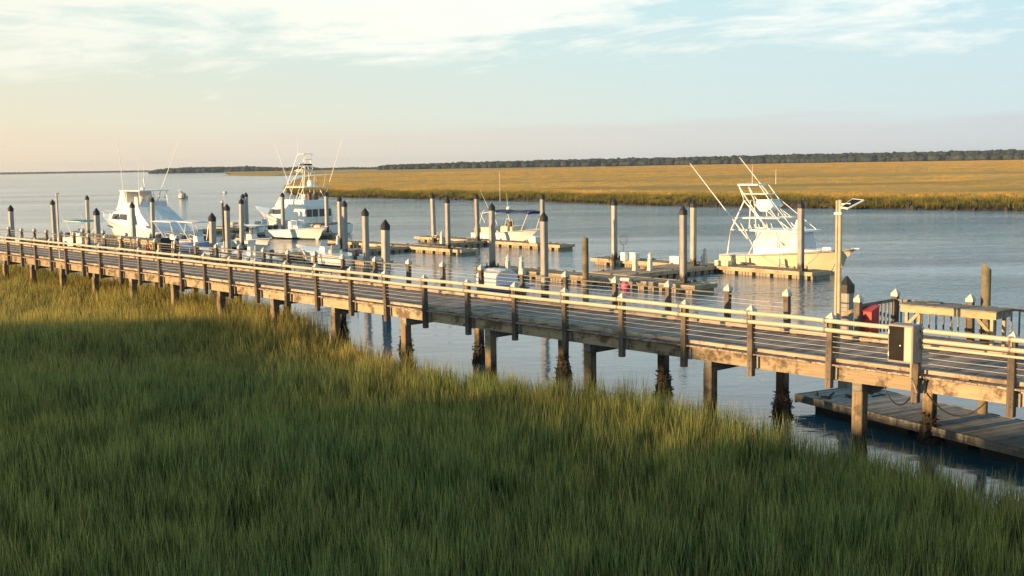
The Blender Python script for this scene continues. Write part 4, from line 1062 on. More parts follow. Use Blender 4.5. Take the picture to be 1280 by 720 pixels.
for k, (x, y, lab) in enumerate(PIL):
    p = at(x, y, 5.127); zs = 1.0
    if x in FOOT:
        p = at(x, FOOT[x], .48); q = at(x, y, 5.127); zt = CAM_H-(CAM_H-5.127)*p.xy.length/q.xy.length
        zs = zt/5.127
    o = thing('piling', lab, 'piling', (p.x, p.y, 0), ANG, 'black-capped concrete pilings of the marina'); o.scale = (1, 1, zs); o.rotation_euler = (rng.normal()*.006, rng.normal()*.008, ANG+rng.normal()*.03)
    for nm, me in (('shaft', pil_me), ('cap', cap2_me)): c = bpy.data.objects.new(nm, me); COL.objects.link(c); c.parent = o
    if x not in (455.8, 479.8, 263.8, 680.0, 120.7):
        c = bpy.data.objects.new('pile_guide', guide_me); COL.objects.link(c); c.parent = o
    BASES[x] = p
p = at(1058.5, 345, 4.15); o = thing('piling', 'near black-capped piling partly hidden behind the tall solar light pole', 'piling', (p.x, p.y, -.98), ANG, 'black-capped concrete pilings of the marina')
for nm, me in (('shaft', pil_me), ('cap', cap2_me)): c = bpy.data.objects.new(nm, me); COL.objects.link(c); c.parent = o
p = at(731.5, 297, 3.95); log_pile((p.x, p.y, 0), 3.95, 'round greenish timber pile without a cap, right of the middle of the marina', .03, .17)
p = at(277.8, 251.8, 4.9); m = MB(); m.tube([(0, 0, -1), (0, 0, 4.75)], .11, 10); o = thing('thin_pole', 'thin dark pole with a white cap behind the left pilings', 'pole', (p.x, p.y, 0), ANG); m.build('shaft', 'dark_steel', o, smooth=True)
MB().lathe([(.14, 4.75), (.14, 4.9), (.02, 5.02)], 10).build('cap', 'cap_white', o)

# ------------------------------------------------------------ dock furniture
def pedestal_me():
    a = MB(); a.loft([[(-.16, -.16, 0), (.16, -.16, 0), (.16, .16, 0), (-.16, .16, 0)], [(-.11, -.11, .78), (.11, -.11, .78), (.11, .11, .78), (-.11, .11, .78)]])
    b = MB(); b.lathe([(.17, .78), (.19, .82), (.16, .86), (.12, .88), (.12, 1.02)], 8)
    c = MB(); c.lathe([(.17, 1.02), (.17, 1.06), (.10, 1.14), (.04, 1.18), (.03, 1.26)], 8)
    return a.mesh('post', 'cap_white'), b.mesh('lantern', 'clear_vinyl'), c.mesh('roof', 'cap_white')
pa, pb, pc = pedestal_me()
def pedestal(px, py, lab, hose=False, z=.48):
    p = at(px, py, z); o = thing('power_pedestal', lab, 'power pedestal', p, ANG, 'white dock power pedestals')
    for nm, me in (('post', pa), ('lantern', pb), ('roof', pc)): c = bpy.data.objects.new(nm, me); COL.objects.link(c); c.parent = o
    if hose:
        m = MB(); m.tube([(-.2+.02*math.cos(t)*0+.0, -.02+.16*math.sin(t), .45+.2*math.cos(t)) for t in np.linspace(0, 6.28*2, 26)], .03, 6); h = m.build('hose_coil', 'green_hose'); h.location = p; h.rotation_euler = (0, 0, ANG); tag(h, 'green hose coiled on the pedestal behind the stern of the yellow-hulled boat', 'hose')
pedestal(794, 338, 'left one of two white lantern-topped pedestals side by side on the walkway'); pedestal(812.5, 338, 'right one of two white lantern-topped pedestals side by side on the walkway')
pedestal(881, 331, 'white pedestal with a green hose at the stern of the yellow-hulled boat', True)
pedestal(635, 341, 'white pedestal on the low dock, the left one right of the covered skiff'); pedestal(652, 342, 'white pedestal on the low dock, the right one right of the covered skiff')
pedestal(422.5, 310, 'white pedestal beside the close pair of pilings'); pedestal(552.5, 304.5, 'white pedestal at the stern of the blue-topped fishing boat')
pedestal(313.5, 300, 'white pedestal right of the cluster of three pilings')
def dock_box(px, py, L, D, h, lab, flare=.0, mat='gelcoat', z=.48, rz=0):
    p = at(px, py, z); o = thing('dock_box', lab, 'dock box', p, ANG+rz, 'dock boxes')
    MB().loft([[(-L/2, -D/2, 0), (L/2, -D/2, 0), (L/2, D/2, 0), (-L/2, D/2, 0)], [(-L/2-flare, -D/2-flare, h*.8), (L/2+flare, -D/2-flare, h*.8), (L/2+flare, D/2+flare, h*.8), (-L/2-flare, D/2+flare, h*.8)]]).build('body', mat, o)
    f = flare+.03; m = MB(); m.loft([[(-L/2-f, -D/2-f, h*.8), (L/2+f, -D/2-f, h*.8), (L/2+f, D/2+f, h*.8), (-L/2-f, D/2+f, h*.8)], [(-L/2-f+.04, -D/2-f+.04, h), (L/2+f-.04, -D/2-f+.04, h), (L/2+f-.04, D/2+f-.04, h), (-L/2-f+.04, D/2+f-.04, h)]]); m.build('lid', mat, o)
    return o
dock_box(781, 325.5, .45, .5, .62, 'tall white tub, left of two white boxes on the dock end')
dock_box(792.5, 325.5, .7, .5, .60, 'wider white box, right of two white boxes on the dock end')
dock_box(845.5, 329.5, .85, .5, .55, 'cream white dock box behind the front one of the two pilings')
dock_box(668.5, 303.5, .85, .6, .62, 'flared white dock box near the right end of the far middle dock', .16)
dock_box(291, 283.5, 1.2, .6, .6, 'tan dock box behind the cluster of three pilings', .1, 'tan_plastic')
dock_box(904, 332.0, 1.2, .45, .38, 'low cream box on the dock at the stern of the yellow-hulled boat', 0, 'gelcoat_cream')
m = MB(); m.lathe([(.02, -.25), (.20, -.18), (.27, 0), (.22, .2), (.08, .34), (.05, .42)], 16); o = thing('pink_buoy', 'bright pink buoy hanging over the edge of the low dock', 'buoy', at(781.5, 360.5, .05)+Vector((0, 0, .12)), ANG); m.build('ball', 'pink_plastic', o, smooth=True)
MB().tube([(0, 0, .40), (0, 0, .7)], .02, 6).build('line', 'rope', o)
m = MB(); m.tube([(-.38, 0, 0), (-.34, 0, 0), (.34, 0, 0), (.38, 0, 0)], .13, 12); o = m.build('white_fender', 'cap_white', smooth=True); o.location = at(782, 349.5, .62); o.rotation_euler = (0, 0, ANG); tag(o, 'white cylindrical fender lying on the low dock above the pink buoy', 'fender')
# landing net standing on the dock
p = at(779.5, 317, .5); m = MB(); t = thing('landing_net', 'round landing net held up on a handle beside the two white boxes', 'net', p, ANG+.3)
m.tube([(0, 0, .0), (0, 0, .75)], .02, 6); m.build('handle', 'dark_steel', t)
m = MB(); m.tube([(.34*math.sin(a), 0, 1.12-.40*math.cos(a)) for a in np.linspace(0, 6.28, 20)], .02, 6); m.build('hoop', 'dark_steel', t)
m = MB()
for k in range(-2, 3):
    m.tube([(k*.11, .02, 1.12-.36*math.cos(k*.3)), (k*.09, .12, 1.1), (k*.11, .02, 1.12+.36*math.cos(k*.3))], .006, 4)
m.build('netting', 'dark_steel', t)
# bicycle-like hand truck by the tall piling left of the blue-topped boat
p = at(544, 302, .5); t = thing('hand_cart', 'small pale hand cart at the foot of the piling left of the blue-topped boat', 'cart', p, ANG)
m = MB(); m.tube([(-.35, 0, .32), (.1, 0, .45), (.55, 0, .95)], .03, 6); m.tube([(-.35, .3, .32), (.1, .3, .45), (.55, .3, .95)], .03, 6); m.bar((.55, 0, .95), (.55, .3, .95), .05, .05); m.box(-.55, .2, 0, .3, .36, .62); m.build('body', 'cap_white', t)
for y in (-.05, .35):
    m = MB(); m.tube([(.25*math.cos(a), y, .28+.25*math.sin(a)) for a in np.linspace(0, 6.28, 18)], .035, 6); m.build('wheel', 'black_rubber', t)
# ------------------------------------------------------------ boats (x forward from the stern, origin on the waterline)
def hull(L, B, zb, zs, parent, mat='gelcoat', rake=.10, bmat='bottom_paint', tumble=0.0, cockpit=None, stripe=None):
    """lofted planing hull with raked flared bow; returns sheer function and half-beam function"""
    n = 22
    sheer = lambda u: zs+(zb-zs)*(max(0, u-.05)/.95)**1.45
    def half(u): return B/2*(.90+.10*min(1, u*3))*(1-max(0, (u-.42)/.58)**2.3)
    rings = []; low = []
    for k in range(n+1):
        u = k/n; x = L*u*(1-rake)+L*rake*0
        hs = half(u); z = sheer(u); fl = u**3
        xs = L*u; xk = L*(u-(rake*1.25)*max(0, (u-.55)/.45)**1.4)
        hc = hs*(.93-.55*fl); zc = .10+.55*fl*z
        keel = -.35+(.35+z*.35)*max(0, (u-.80)/.20)**1.6
        xm = (xs*.35+xk*.65)
        zm = zc+(z-zc)*.55; hm_ = hc+(hs-hc)*(.35 if u > .5 else .6)
        x2 = xk+(xs-xk)*.6
        rings.append([(xk, 0, keel), (xm*.5+xk*.5, -hc, zc), (x2, -hm_, zm), (xs, -hs, z), (xs, -hs+.06*min(1, hs), z+.015), (xs, 0, z+.04), (xs, hs-.06*min(1, hs), z+.015), (xs, hs, z), (x2, hm_, zm), (xm*.5+xk*.5, hc, zc)])
    m = MB(); m.loft(rings); h = m.build('hull', mat, parent, smooth=True)
    # rub rail
    r = MB()
    for s_ in (-1, 1): r.tube([(ring[3][0], s_*-ring[3][1]*1.0, ring[3][2]-.05) for ring in rings], .035, 6)
    r.build('rub_rail', 'steel', h, smooth=True)
    b = MB()
    for k in range(n+1):
        pass
    br = []
    for ring in rings[:int(n*.93)]:
        k_, c_ = Vector(ring[0]), Vector(ring[1]); zt = .12
        if c_.z <= zt: w = c_
        else: t = (zt-k_.z)/(c_.z-k_.z) if c_.z != k_.z else 0; w = k_+(c_-k_)*max(0, min(1, t))
        br.append([(k_.x, 0, k_.z-.01), (w.x, w.y-.012, w.z), (w.x, w.y-.012, w.z+.02), (w.x, -w.y+.012, w.z+.02), (w.x, -w.y+.012, w.z)])
    b.loft(br); b.build('bottom', bmat, h)
    return sheer, half
def rail(parent, pts, posts, r=.018, name='bow_rail'):
    m = MB(); m.tube(pts, r, 6)
    for a, b in posts: m.tube([a, b], r*.8, 5)
    m.build(name, 'white_metal', parent)
def outrigger(parent, base, tip, name='outrigger'):
    m = MB(); m.tube([base, tip], .05, 6, .022)
    a, b = Vector(base), Vector(tip)
    m.build(name, 'white_metal', parent)
def antenna(parent, base, tip, r=.014): MB().tube([base, tip], r+.008, 5, r*.6).build('antenna', 'white_metal', parent)
def quadpane(parent, name, p, t=.02, mat='glass_dark'):
    return MB().slab(p, t).build(name, mat, parent)
def outboard(parent, x, y, z=.35, s=1.0, mat='engine_black'):
    m = MB(); rr = [(.0, .55, .16), (-.02, .72, .21), (.0, .95, .21), (.04, 1.10, .14)]
    rings = []
    for dx, dz, w in rr: rings.append([(x+s*(dx-.28), y-s*w, z+s*dz), (x+s*(dx+.22), y-s*w*.8, z+s*dz), (x+s*(dx+.30), y, z+s*dz), (x+s*(dx+.22), y+s*w*.8, z+s*dz), (x+s*(dx-.28), y+s*w, z+s*dz), (x+s*(dx-.36), y, z+s*dz)])
    m.loft(rings); m.box(x-.16*s, x+.10*s, y-.07*s, y+.07*s, z-.75*s, z+.56*s); m.build('outboard', mat, parent, smooth=False)

# 1. big sportfisher at the left: bow left, canvas-covered cockpit to the right
def yacht_left():
    o = thing('sportfishing_yacht', 'large white sportfishing yacht at the left with pale canvas over its cockpit', 'yacht', grid(-108.3, 51.0), ANG+math.pi, 'sportfishing yachts')
    L = 20.6; B = 5.0; sh, hf = hull(L, B, 2.85, 1.25, o)
    # deckhouse: tapering forward
    m = MB(); A = [(5.6, 1.9), (6.2, 2.0), (12.0, 1.95), (14.8, 1.6), (16.6, 1.0)]
    rings = []
    for x, h in A:
        t = {5.6: 3.45, 6.2: 3.55, 12.0: 3.5, 14.8: 3.05, 16.6: 2.35}[x]; zb = sh(x/L)-.05
        rings.append([(x, -h, zb), (x, -h*.93, zb+(t-zb)*.7), (x, -h*.78, t), (x, h*.78, t), (x, h*.93, zb+(t-zb)*.7), (x, h, zb)])
    m.loft(rings); m.build('deckhouse', 'gelcoat', o, smooth=True)
    for s_ in (-1, 1):
        for x0, x1 in ((9.2, 11.25), (11.35, 14.0)):
            y0, y1 = s_*2.02, s_*(1.97 if x1 < 12 else 1.80)
            p = [(x0, y0*.985, 2.35), (x1, y1*.985, 2.4), (x1+(.0 if x1 < 12 else -.5), y1*.93, 3.02), (x0+.1, y0*.94, 3.02)]
            quadpane(o, 'window', p if s_ > 0 else p[::-1], .035)
        p = [(6.3, s_*2.03, 1.9), (7.7, s_*2.03, 2.1), (8.1, s_*1.93, 2.95), (6.9, s_*1.93, 2.95)]; quadpane(o, 'window', p if s_ > 0 else p[::-1], .035)
        p = [(13.0, s_*2.05, 1.35), (15.0, s_*1.85, 1.55), (14.9, s_*1.88, 1.68), (13.0, s_*2.06, 1.60)]; quadpane(o, 'side_vent', p if s_ > 0 else p[::-1], .03)
    # flybridge with sloping front
    m = MB(); m.loft([[(6.4, -1.75, 3.45), (13.2, -1.5, 3.45), (13.2, 1.5, 3.45), (6.4, 1.75, 3.45)], [(6.6, -1.7, 4.3), (12.0, -1.5, 4.3), (12.0, 1.5, 4.3), (6.6, 1.7, 4.3)]]); m.build('flybridge', 'gelcoat', o)
    m = MB(); m.loft([[(9.9, -1.58, 4.3), (13.0, -1.40, 3.6), (13.0, 1.40, 3.6), (9.9, 1.58, 4.3)], [(10.3, -1.6, 5.6), (11.5, -1.5, 5.6), (11.5, 1.5, 5.6), (10.3, 1.6, 5.6)]]); m.build('venturi_windshield', 'gelcoat', o)
    m = MB(); m.cbox(5.9, 11.4, -1.75, 1.75, 5.6, 5.72, .05); m.build('hardtop', 'gelcoat', o)
    m = MB()
    for x in (6.3, 9.8):
        for y in (-1.6, 1.6): m.tube([(x-.2, y, 4.2), (x, y, 5.6)], .04, 8)
    m.tube([(6.3, -1.6, 4.9), (6.3, 1.6, 4.9)], .025, 6); m.build('hardtop_leg', 'white_metal', o)
    m = MB(); m.cbox(8.8, 9.6, -.8, .8, 4.3, 4.95, .06); m.build('helm_console', 'gelcoat', o)
    m = MB(); m.cbox(7.9, 8.3, .2, .7, 4.3, 5.05, .06); m.cbox(7.9, 8.3, -.7, -.2, 4.3, 5.05, .06); m.build('helm_seat', 'cap_white', o)
    m = MB(); m.tube([(6.3, -1.6, 4.55), (6.3, 1.6, 4.55)], .03, 6); m.slab([(6.36, -1.6, 3.9), (6.36, 1.6, 3.9), (6.34, 1.6, 4.45), (6.34, -1.6, 4.45)], .02); m.build('flybridge_rail', 'clear_vinyl', o)
    m = MB()
    for k in range(5): y = -1.3+.65*k; m.lathe([(.05, 4.75), (.11, 4.8), (.11, 4.98), (.04, 5.05)], 8, (6.1, y))
    m.build('fishing_reel', 'steel', o)
    # cockpit canvas: slopes from the flybridge down over the cockpit
    m = MB(); R_ = []
    for x, z, h in ((6.3, 3.95, 1.8), (5.3, 3.35, 2.05), (3.6, 2.5, 2.2), (1.8, 1.55, 2.25)):
        R_.append([(x, -h, 1.25), (x, -h*.98, z-.12), (x, -h*.5, z-.02), (x, 0, z+.03), (x, h*.5, z-.02), (x, h*.98, z-.12), (x, h, 1.25)])
    m.loft(R_); m.build('cockpit_canvas', 'canvas_white', o)
    rail(o, [(17.0, -1.3, 3.0), (19.5, -.6, 3.1), (20.3, 0, 3.12), (19.5, .6, 3.1), (17.0, 1.3, 3.0)], [((x, y*hf(x/L)*.9, sh(x/L)), (x, y*hf(x/L)*.85, 3.02)) for x in (17.0, 18.3, 19.4) for y in (-1, 1)])
    m = MB(); m.cbox(16.6, 17.6, -.5, .5, 2.1, 2.95, .05); m.build('life_raft', 'canvas_white', o)
    for s_ in (-1, 1):
        outrigger(o, (9.6, s_*1.9, 4.3), (6.6, s_*3.6, 11.4)); 
    outrigger(o, (6.6, 1.2, 5.7), (4.6, 1.9, 7.8), 'rod')
    antenna(o, (11.2, -1.2, 5.7), (11.3, -1.2, 8.6)); antenna(o, (7.0, 1.3, 5.7), (6.9, 1.3, 9.3))
    MB().lathe([(.24, 5.72), (.28, 5.82), (.22, 6.0), (.05, 6.1)], 12, (8.2, .3)).build('radar_dome', 'white_metal', o, smooth=True)
    m = MB(); m.tube([(9.4, -.4, 5.7), (9.4, -.4, 6.5)], .03, 6); m.lathe([(.04, 6.45), (.09, 6.5), (.09, 6.9), (.03, 7.0)], 8, (9.4, -.4)); m.build('searchlight', 'white_metal', o)
yacht_left()

# 2. tall tower sportfisher in the middle left
def yacht_tower():
    o = thing('sportfishing_yacht', 'white sportfishing yacht with a tall pipe tower and radome behind the white centre console boat', 'yacht', grid(-107.6, 68.9), ANG+math.pi, 'sportfishing yachts')
    L = 19.4; B = 5.0; sh, hf = hull(L, B, 3.1, 1.15, o, 'gelcoat')
    m = MB(); st = MB()
    for s_ in (-1, 1): st.tube([(x, s_*-(hf(x/L)*(.97)+.012), sh(x/L)-.42-.1*(x/L)) for x in np.linspace(6, 17.5, 14)], .03, 5)
    st.build('hull_stripe', 'teak', o)
    rings = []
    for x, h, t in ((4.0, 2.05, 3.35), (5.0, 2.1, 3.4), (11.0, 1.95, 3.3), (13.0, 1.6, 2.9), (14.6, 1.1, 2.1)):
        zb = sh(x/L)-.05; rings.append([(x, -h, zb), (x, -h*.95, zb+(t-zb)*.7), (x, -h*.8, t), (x, h*.8, t), (x, h*.95, zb+(t-zb)*.7), (x, h, zb)])
    m.loft(rings); m.build('deckhouse', 'gelcoat', o, smooth=True)
    for s_ in (-1, 1):
        for x0, x1 in ((9.6, 11.3), (11.4, 13.4)):
            y0, y1 = s_*(2.02-.00), s_*(1.98 if x1 < 12 else 1.66)
            p = [(x0, y0*.99, 2.3), (x1, y1*.99, 2.2), (x1-(.5 if x1 > 12 else 0), y1*.93, 2.85), (x0+.05, y0*.945, 2.9)]; quadpane(o, 'window', p if s_ > 0 else p[::-1], .035)
    for y0 in (-1.75, -.85, .1, .95): quadpane(o, 'aft_window', [(3.985, y0, 2.05), (3.985, y0+.72, 2.05), (3.985, y0+.72, 2.95), (3.985, y0, 2.95)][::-1], .03)
    MB().box(3.7, 3.98, -.3, .3, 1.2, 2.0).build('aft_door', 'gelcoat', o)
    m = MB(); m.loft([[(4.2, -1.8, 3.3), (11.8, -1.5, 3.3), (11.8, 1.5, 3.3), (4.2, 1.8, 3.3)], [(4.5, -1.75, 4.05), (10.6, -1.4, 4.05), (10.6, 1.4, 4.05), (4.5, 1.75, 4.05)]]); m.build('flybridge', 'gelcoat', o)
    m = MB(); m.cbox(5.6, 6.4, -.9, .9, 4.05, 4.75, .06); m.build('helm_console', 'gelcoat', o)
    m = MB()
    for y in (-.5, .45): m.cbox(5.0, 5.4, y-.22, y+.22, 4.05, 4.95, .05)
    m.build('helm_seat', 'teak', o)
    m = MB(); m.cbox(4.6, 9.0, -1.55, 1.55, 5.55, 5.66, .05); m.build('hardtop', 'gelcoat', o)
    # tower
    m = MB(); r = .055
    for s_ in (-1, 1):
        m.tube([(11.6, s_*1.5, 3.35), (9.2, s_*1.25, 5.6), (7.4, s_*.55, 9.6)], r, 7)
        m.tube([(4.4, s_*1.6, 3.4), (5.6, s_*1.1, 5.6), (6.3, s_*.5, 8.6)], r*.8, 7)
        m.tube([(8.2, s_*1.5, 4.0), (7.4, s_*.9, 7.0), (7.0, s_*.55, 8.5)], r*.7, 7)
        m.tube([(9.0, s_*1.3, 5.6), (5.6, s_*1.15, 5.6)], r*.7, 6)
        m.tube([(7.9, s_*.8, 7.6), (5.9, s_*.8, 7.4)], r*.6, 6)
        m.tube([(5.9, s_*.75, 7.1), (7.1, s_*1.3, 3.9)], r*.6, 6); m.tube([(8.4, s_*1.2, 6.0), (6.0, s_*.75, 8.1)], r*.6, 6)
        m.tube([(3.2, s_*2.1, 1.3), (5.0, s_*1.5, 3.7), (6.4, s_*1.2, 4.9)], r*.7, 6)
        m.tube([(7.4, s_*.55, 9.6), (5.9, s_*.55, 9.6), (6.3, s_*.5, 8.6), (6.2, s_*.5, 7.9)], r*.7, 6)
    for x, z, w in ((7.4, 9.6, .55), (5.9, 9.6, .55), (6.2, 8.2, .7), (7.8, 8.2, .7), (9.2, 5.6, 1.25), (6.0, 8.9, .5)): m.tube([(x, -w, z), (x, w, z)], r*.7, 6)
    m.build('tower', 'white_metal', o, smooth=True)
    m = MB(); m.cbox(6.0, 7.9, -.65, .65, 7.62, 7.72, .04); m.build('tower_platform', 'gelcoat', o)
    m = MB(); m.cbox(6.0, 7.3, -.55, .55, 8.25, 8.42, .04); m.build('tower_bolster', 'black_rubber', o)
    m = MB(); m.lathe([(.3, 5.66), (.42, 5.8), (.42, 6.15), (.30, 6.38), (.08, 6.45)], 14, (5.6, .0)); m.build('radar_dome', 'white_metal', o, smooth=True)
    outrigger(o, (6.0, -2.0, 3.7), (2.9, -3.0, 11.3)); outrigger(o, (6.0, 2.0, 3.7), (7.6, 3.6, 11.0))
    antenna(o, (7.4, .55, 9.6), (7.2, .7, 11.6)); antenna(o, (4.8, -1.3, 5.6), (4.2, -1.4, 7.6))
    # cockpit
    m = MB(); m.cbox(.25, 3.6, -2.12, 2.12, 1.17, 1.30, .04); m.build('covering_board', 'teak', o)
    m = MB(); m.cbox(1.6, 2.2, -.3, .3, 1.25, 2.0, .05); m.build('fighting_chair', 'cap_white', o)
yacht_tower()

# 3. yellow-hulled express with a tower
def tower_boat():
    o = thing('tower_boat', 'yellow-hulled express fishing boat with a bright white pipe tower, bow to the right', 'fishing boat', grid(-50.2, 64.25), ANG)
    L = 10.5; B = 3.7; sh, hf = hull(L, B, 1.8, 1.05, o, 'gelcoat_cream', rake=.07)
    m = MB(); rings = []
    for x, h, t in ((4.3, 1.5, 1.62), (5.4, 1.45, 1.68), (7.0, 1.2, 1.68), (8.6, .8, 1.66)):
        zb = sh(x/L)-.02; rings.append([(x, -h, zb), (x, -h*.88, t-.05), (x, -h*.6, t), (x, h*.6, t), (x, h*.88, t-.05), (x, h, zb)])
    m.loft(rings); m.build('trunk_cabin', 'gelcoat', o, smooth=True)
    m = MB()
    for k in range(21):
        pass
    dk = [[(L*u, s_*(hf(u)-.08), sh(u)+.045) for s_ in (-1, 1)] for u in np.linspace(.36, .985, 14)]
    for a, b in zip(dk, dk[1:]): m.add([a[0], b[0], b[1], a[1]], [(0, 1, 2, 3)])
    m.build('foredeck', 'gelcoat', o)
    # windshield mask: clear panels on three sides under the hardtop, blue-white dash
    ws = [(3.1, -1.5), (5.2, -1.45), (6.9, -.85), (6.9, .85), (5.2, 1.45), (3.1, 1.5)]
    m = MB(); m.loft([[(x, y, 1.15) for x, y in ws], [(x*.97+.1, y*.96, 1.72) for x, y in ws]]); m.build('cabin_side', 'gelcoat', o)
    for (x0, y0), (x1, y1) in zip(ws, ws[1:]):
        a = Vector((x0*.97+.1, y0*.95, 1.73)); b = Vector((x1*.97+.1, y1*.95, 1.73)); c = Vector((x1*.86+.5, y1*.92, 2.82)); d = Vector((x0*.86+.5, y0*.92, 2.82))
        g = a.lerp(b, .04); h = b.lerp(a, .04); i = c.lerp(d, .04); j = d.lerp(c, .04)
        MB().slab([g, h, i, j], .015).build('windshield_pane', 'clear_vinyl', o)
        MB().tube([b, c], .035, 6).build('windshield_frame', 'white_metal', o)
    m = MB(); m.cbox(2.6, 6.9, -1.5, 1.5, 2.85, 2.97, .05); m.build('hardtop', 'gelcoat', o)
    m = MB(); m.cbox(3.6, 4.3, -1.2, 1.2, 1.2, 2.05, .06); m.build('helm_console', 'gelcoat', o)
    m = MB(); m.cbox(2.5, 2.95, .3, .9, 1.15, 2.1, .05); m.cbox(2.5, 2.95, -.9, -.3, 1.15, 2.1, .05); m.build('helm_seat', 'gelcoat', o)
    m = MB(); r = .05
    for s_ in (-1, 1):
        m.tube([(.75, s_*1.65, 1.12), (1.25, s_*1.5, 2.9), (2.05, s_*.6, 5.0), (1.85, s_*.55, 5.5), (1.55, s_*.55, 6.15)], r, 8)
        m.tube([(2.05, s_*.6, 5.0), (5.6, s_*1.45, 1.95)], r, 8)
        m.tube([(1.6, s_*.55, 6.0), (2.3, s_*.55, 5.1), (4.2, s_*1.2, 3.1)], r*.8, 7)
        m.tube([(2.6, s_*.55, 5.0), (2.6, s_*1.1, 2.97)], r*.8, 7)
        m.tube([(4.4, s_*.55, 5.1), (6.7, s_*1.3, 2.95)], r*.55, 6); m.tube([(4.0, s_*.5, 4.7), (5.9, s_*1.25, 2.97)], r*.55, 6)
        m.tube([(3.4, s_*.55, 6.15), (4.3, s_*.6, 5.1)], r*.7, 6); m.tube([(4.0, s_*.7, 3.9), (4.0, s_*.7, 4.7)], r*.7, 6)
        m.tube([(1.25, s_*1.5, 2.9), (2.7, s_*1.45, 2.9)], r, 7); m.tube([(1.5, s_*1.2, 3.75), (5.3, s_*1.1, 3.80)], r*.8, 7)
        m.tube([(1.9, s_*1.3, 3.65), (3.4, s_*1.5, 1.2)], r*.7, 6); m.tube([(2.6, s_*1.5, 1.2), (3.8, s_*1.45, 2.85)], r*.6, 6)
        m.tube([(1.85, s_*.55, 5.5), (4.0, s_*.5, 5.5)], r*.6, 6)
    for x, z, w in ((1.25, 2.9, 1.5), (1.5, 3.75, 1.2), (5.3, 3.8, 1.1), (2.05, 5.0, .6), (1.85, 5.5, .55), (4.0, 5.5, .5), (4.4, 5.1, .5)): m.tube([(x, -w, z), (x, w, z)], r*.8, 7)
    m.v = [(x-.6*min(1, max(0, (z-1.2)/4)), y, z) for x, y, z in m.v]; m.build('tower', 'white_metal', o, smooth=True)
    m = MB(); m.loft([[(1.4, -.6, 6.12), (3.3, -.6, 6.12), (3.3, .6, 6.12), (1.4, .6, 6.12)], [(1.5, -.55, 6.24), (3.2, -.5, 6.22), (3.2, .5, 6.22), (1.5, .55, 6.24)]]); m.v = [(x-.6*min(1, max(0, (z-1.2)/4)), y, z) for x, y, z in m.v]; m.build('tower_top', 'gelcoat', o)
    m = MB(); m.loft([[(3.3, -.5, 4.25), (3.9, -.5, 4.25), (3.9, .5, 4.25), (3.3, .5, 4.25)], [(3.0, -.6, 4.65), (4.6, -.6, 4.65), (4.6, .6, 4.65), (3.0, .6, 4.65)], [(3.2, -.6, 5.1), (4.3, -.6, 5.1), (4.3, .6, 5.1), (3.2, .6, 5.1)]]); m.v = [(x-.6*min(1, max(0, (z-1.2)/4)), y, z) for x, y, z in m.v]; m.build('tower_console', 'gelcoat', o)
    m = MB(); m.cbox(1.6, 5.3, -1.05, 1.05, 3.76, 3.80, .01); m.v = [(x-.6*min(1, max(0, (z-1.2)/4)), y, z) for x, y, z in m.v]; m.build('tower_platform', 'clear_vinyl', o)
    outrigger(o, (2.6, -1.65, 2.3), (-1.5, -3.2, 7.8)); outrigger(o, (4.6, 1.5, 2.9), (-1.9, 3.2, 8.2))
    antenna(o, (2.2, -.6, 6.2), (2.2, -.6, 7.7)); antenna(o, (3.4, .6, 6.2), (3.4, .6, 7.3))
    m = MB(); m.lathe([(.26, 2.97), (.30, 3.05), (.22, 3.25), (.10, 3.6), (.04, 3.75)], 12, (5.6, .2)); m.build('radar_dome', 'white_metal', o, smooth=True)
    m = MB()
    for k in range(6): m.tube([(2.7, -1.3+.5*k, 2.97), (2.55, -1.3+.5*k, 3.3)], .03, 6)
    m.build('rod_holder', 'white_metal', o)
    MB().cbox(8.0, 8.7, -.3, .3, 1.64, 1.85, .05).build('deck_hatch', 'gelcoat', o)
    m = MB(); m.bar((10.2, 0, 1.83), (10.8, 0, 1.85), .22, .06); m.build('bow_pulpit', 'gelcoat', o)
tower_boat()

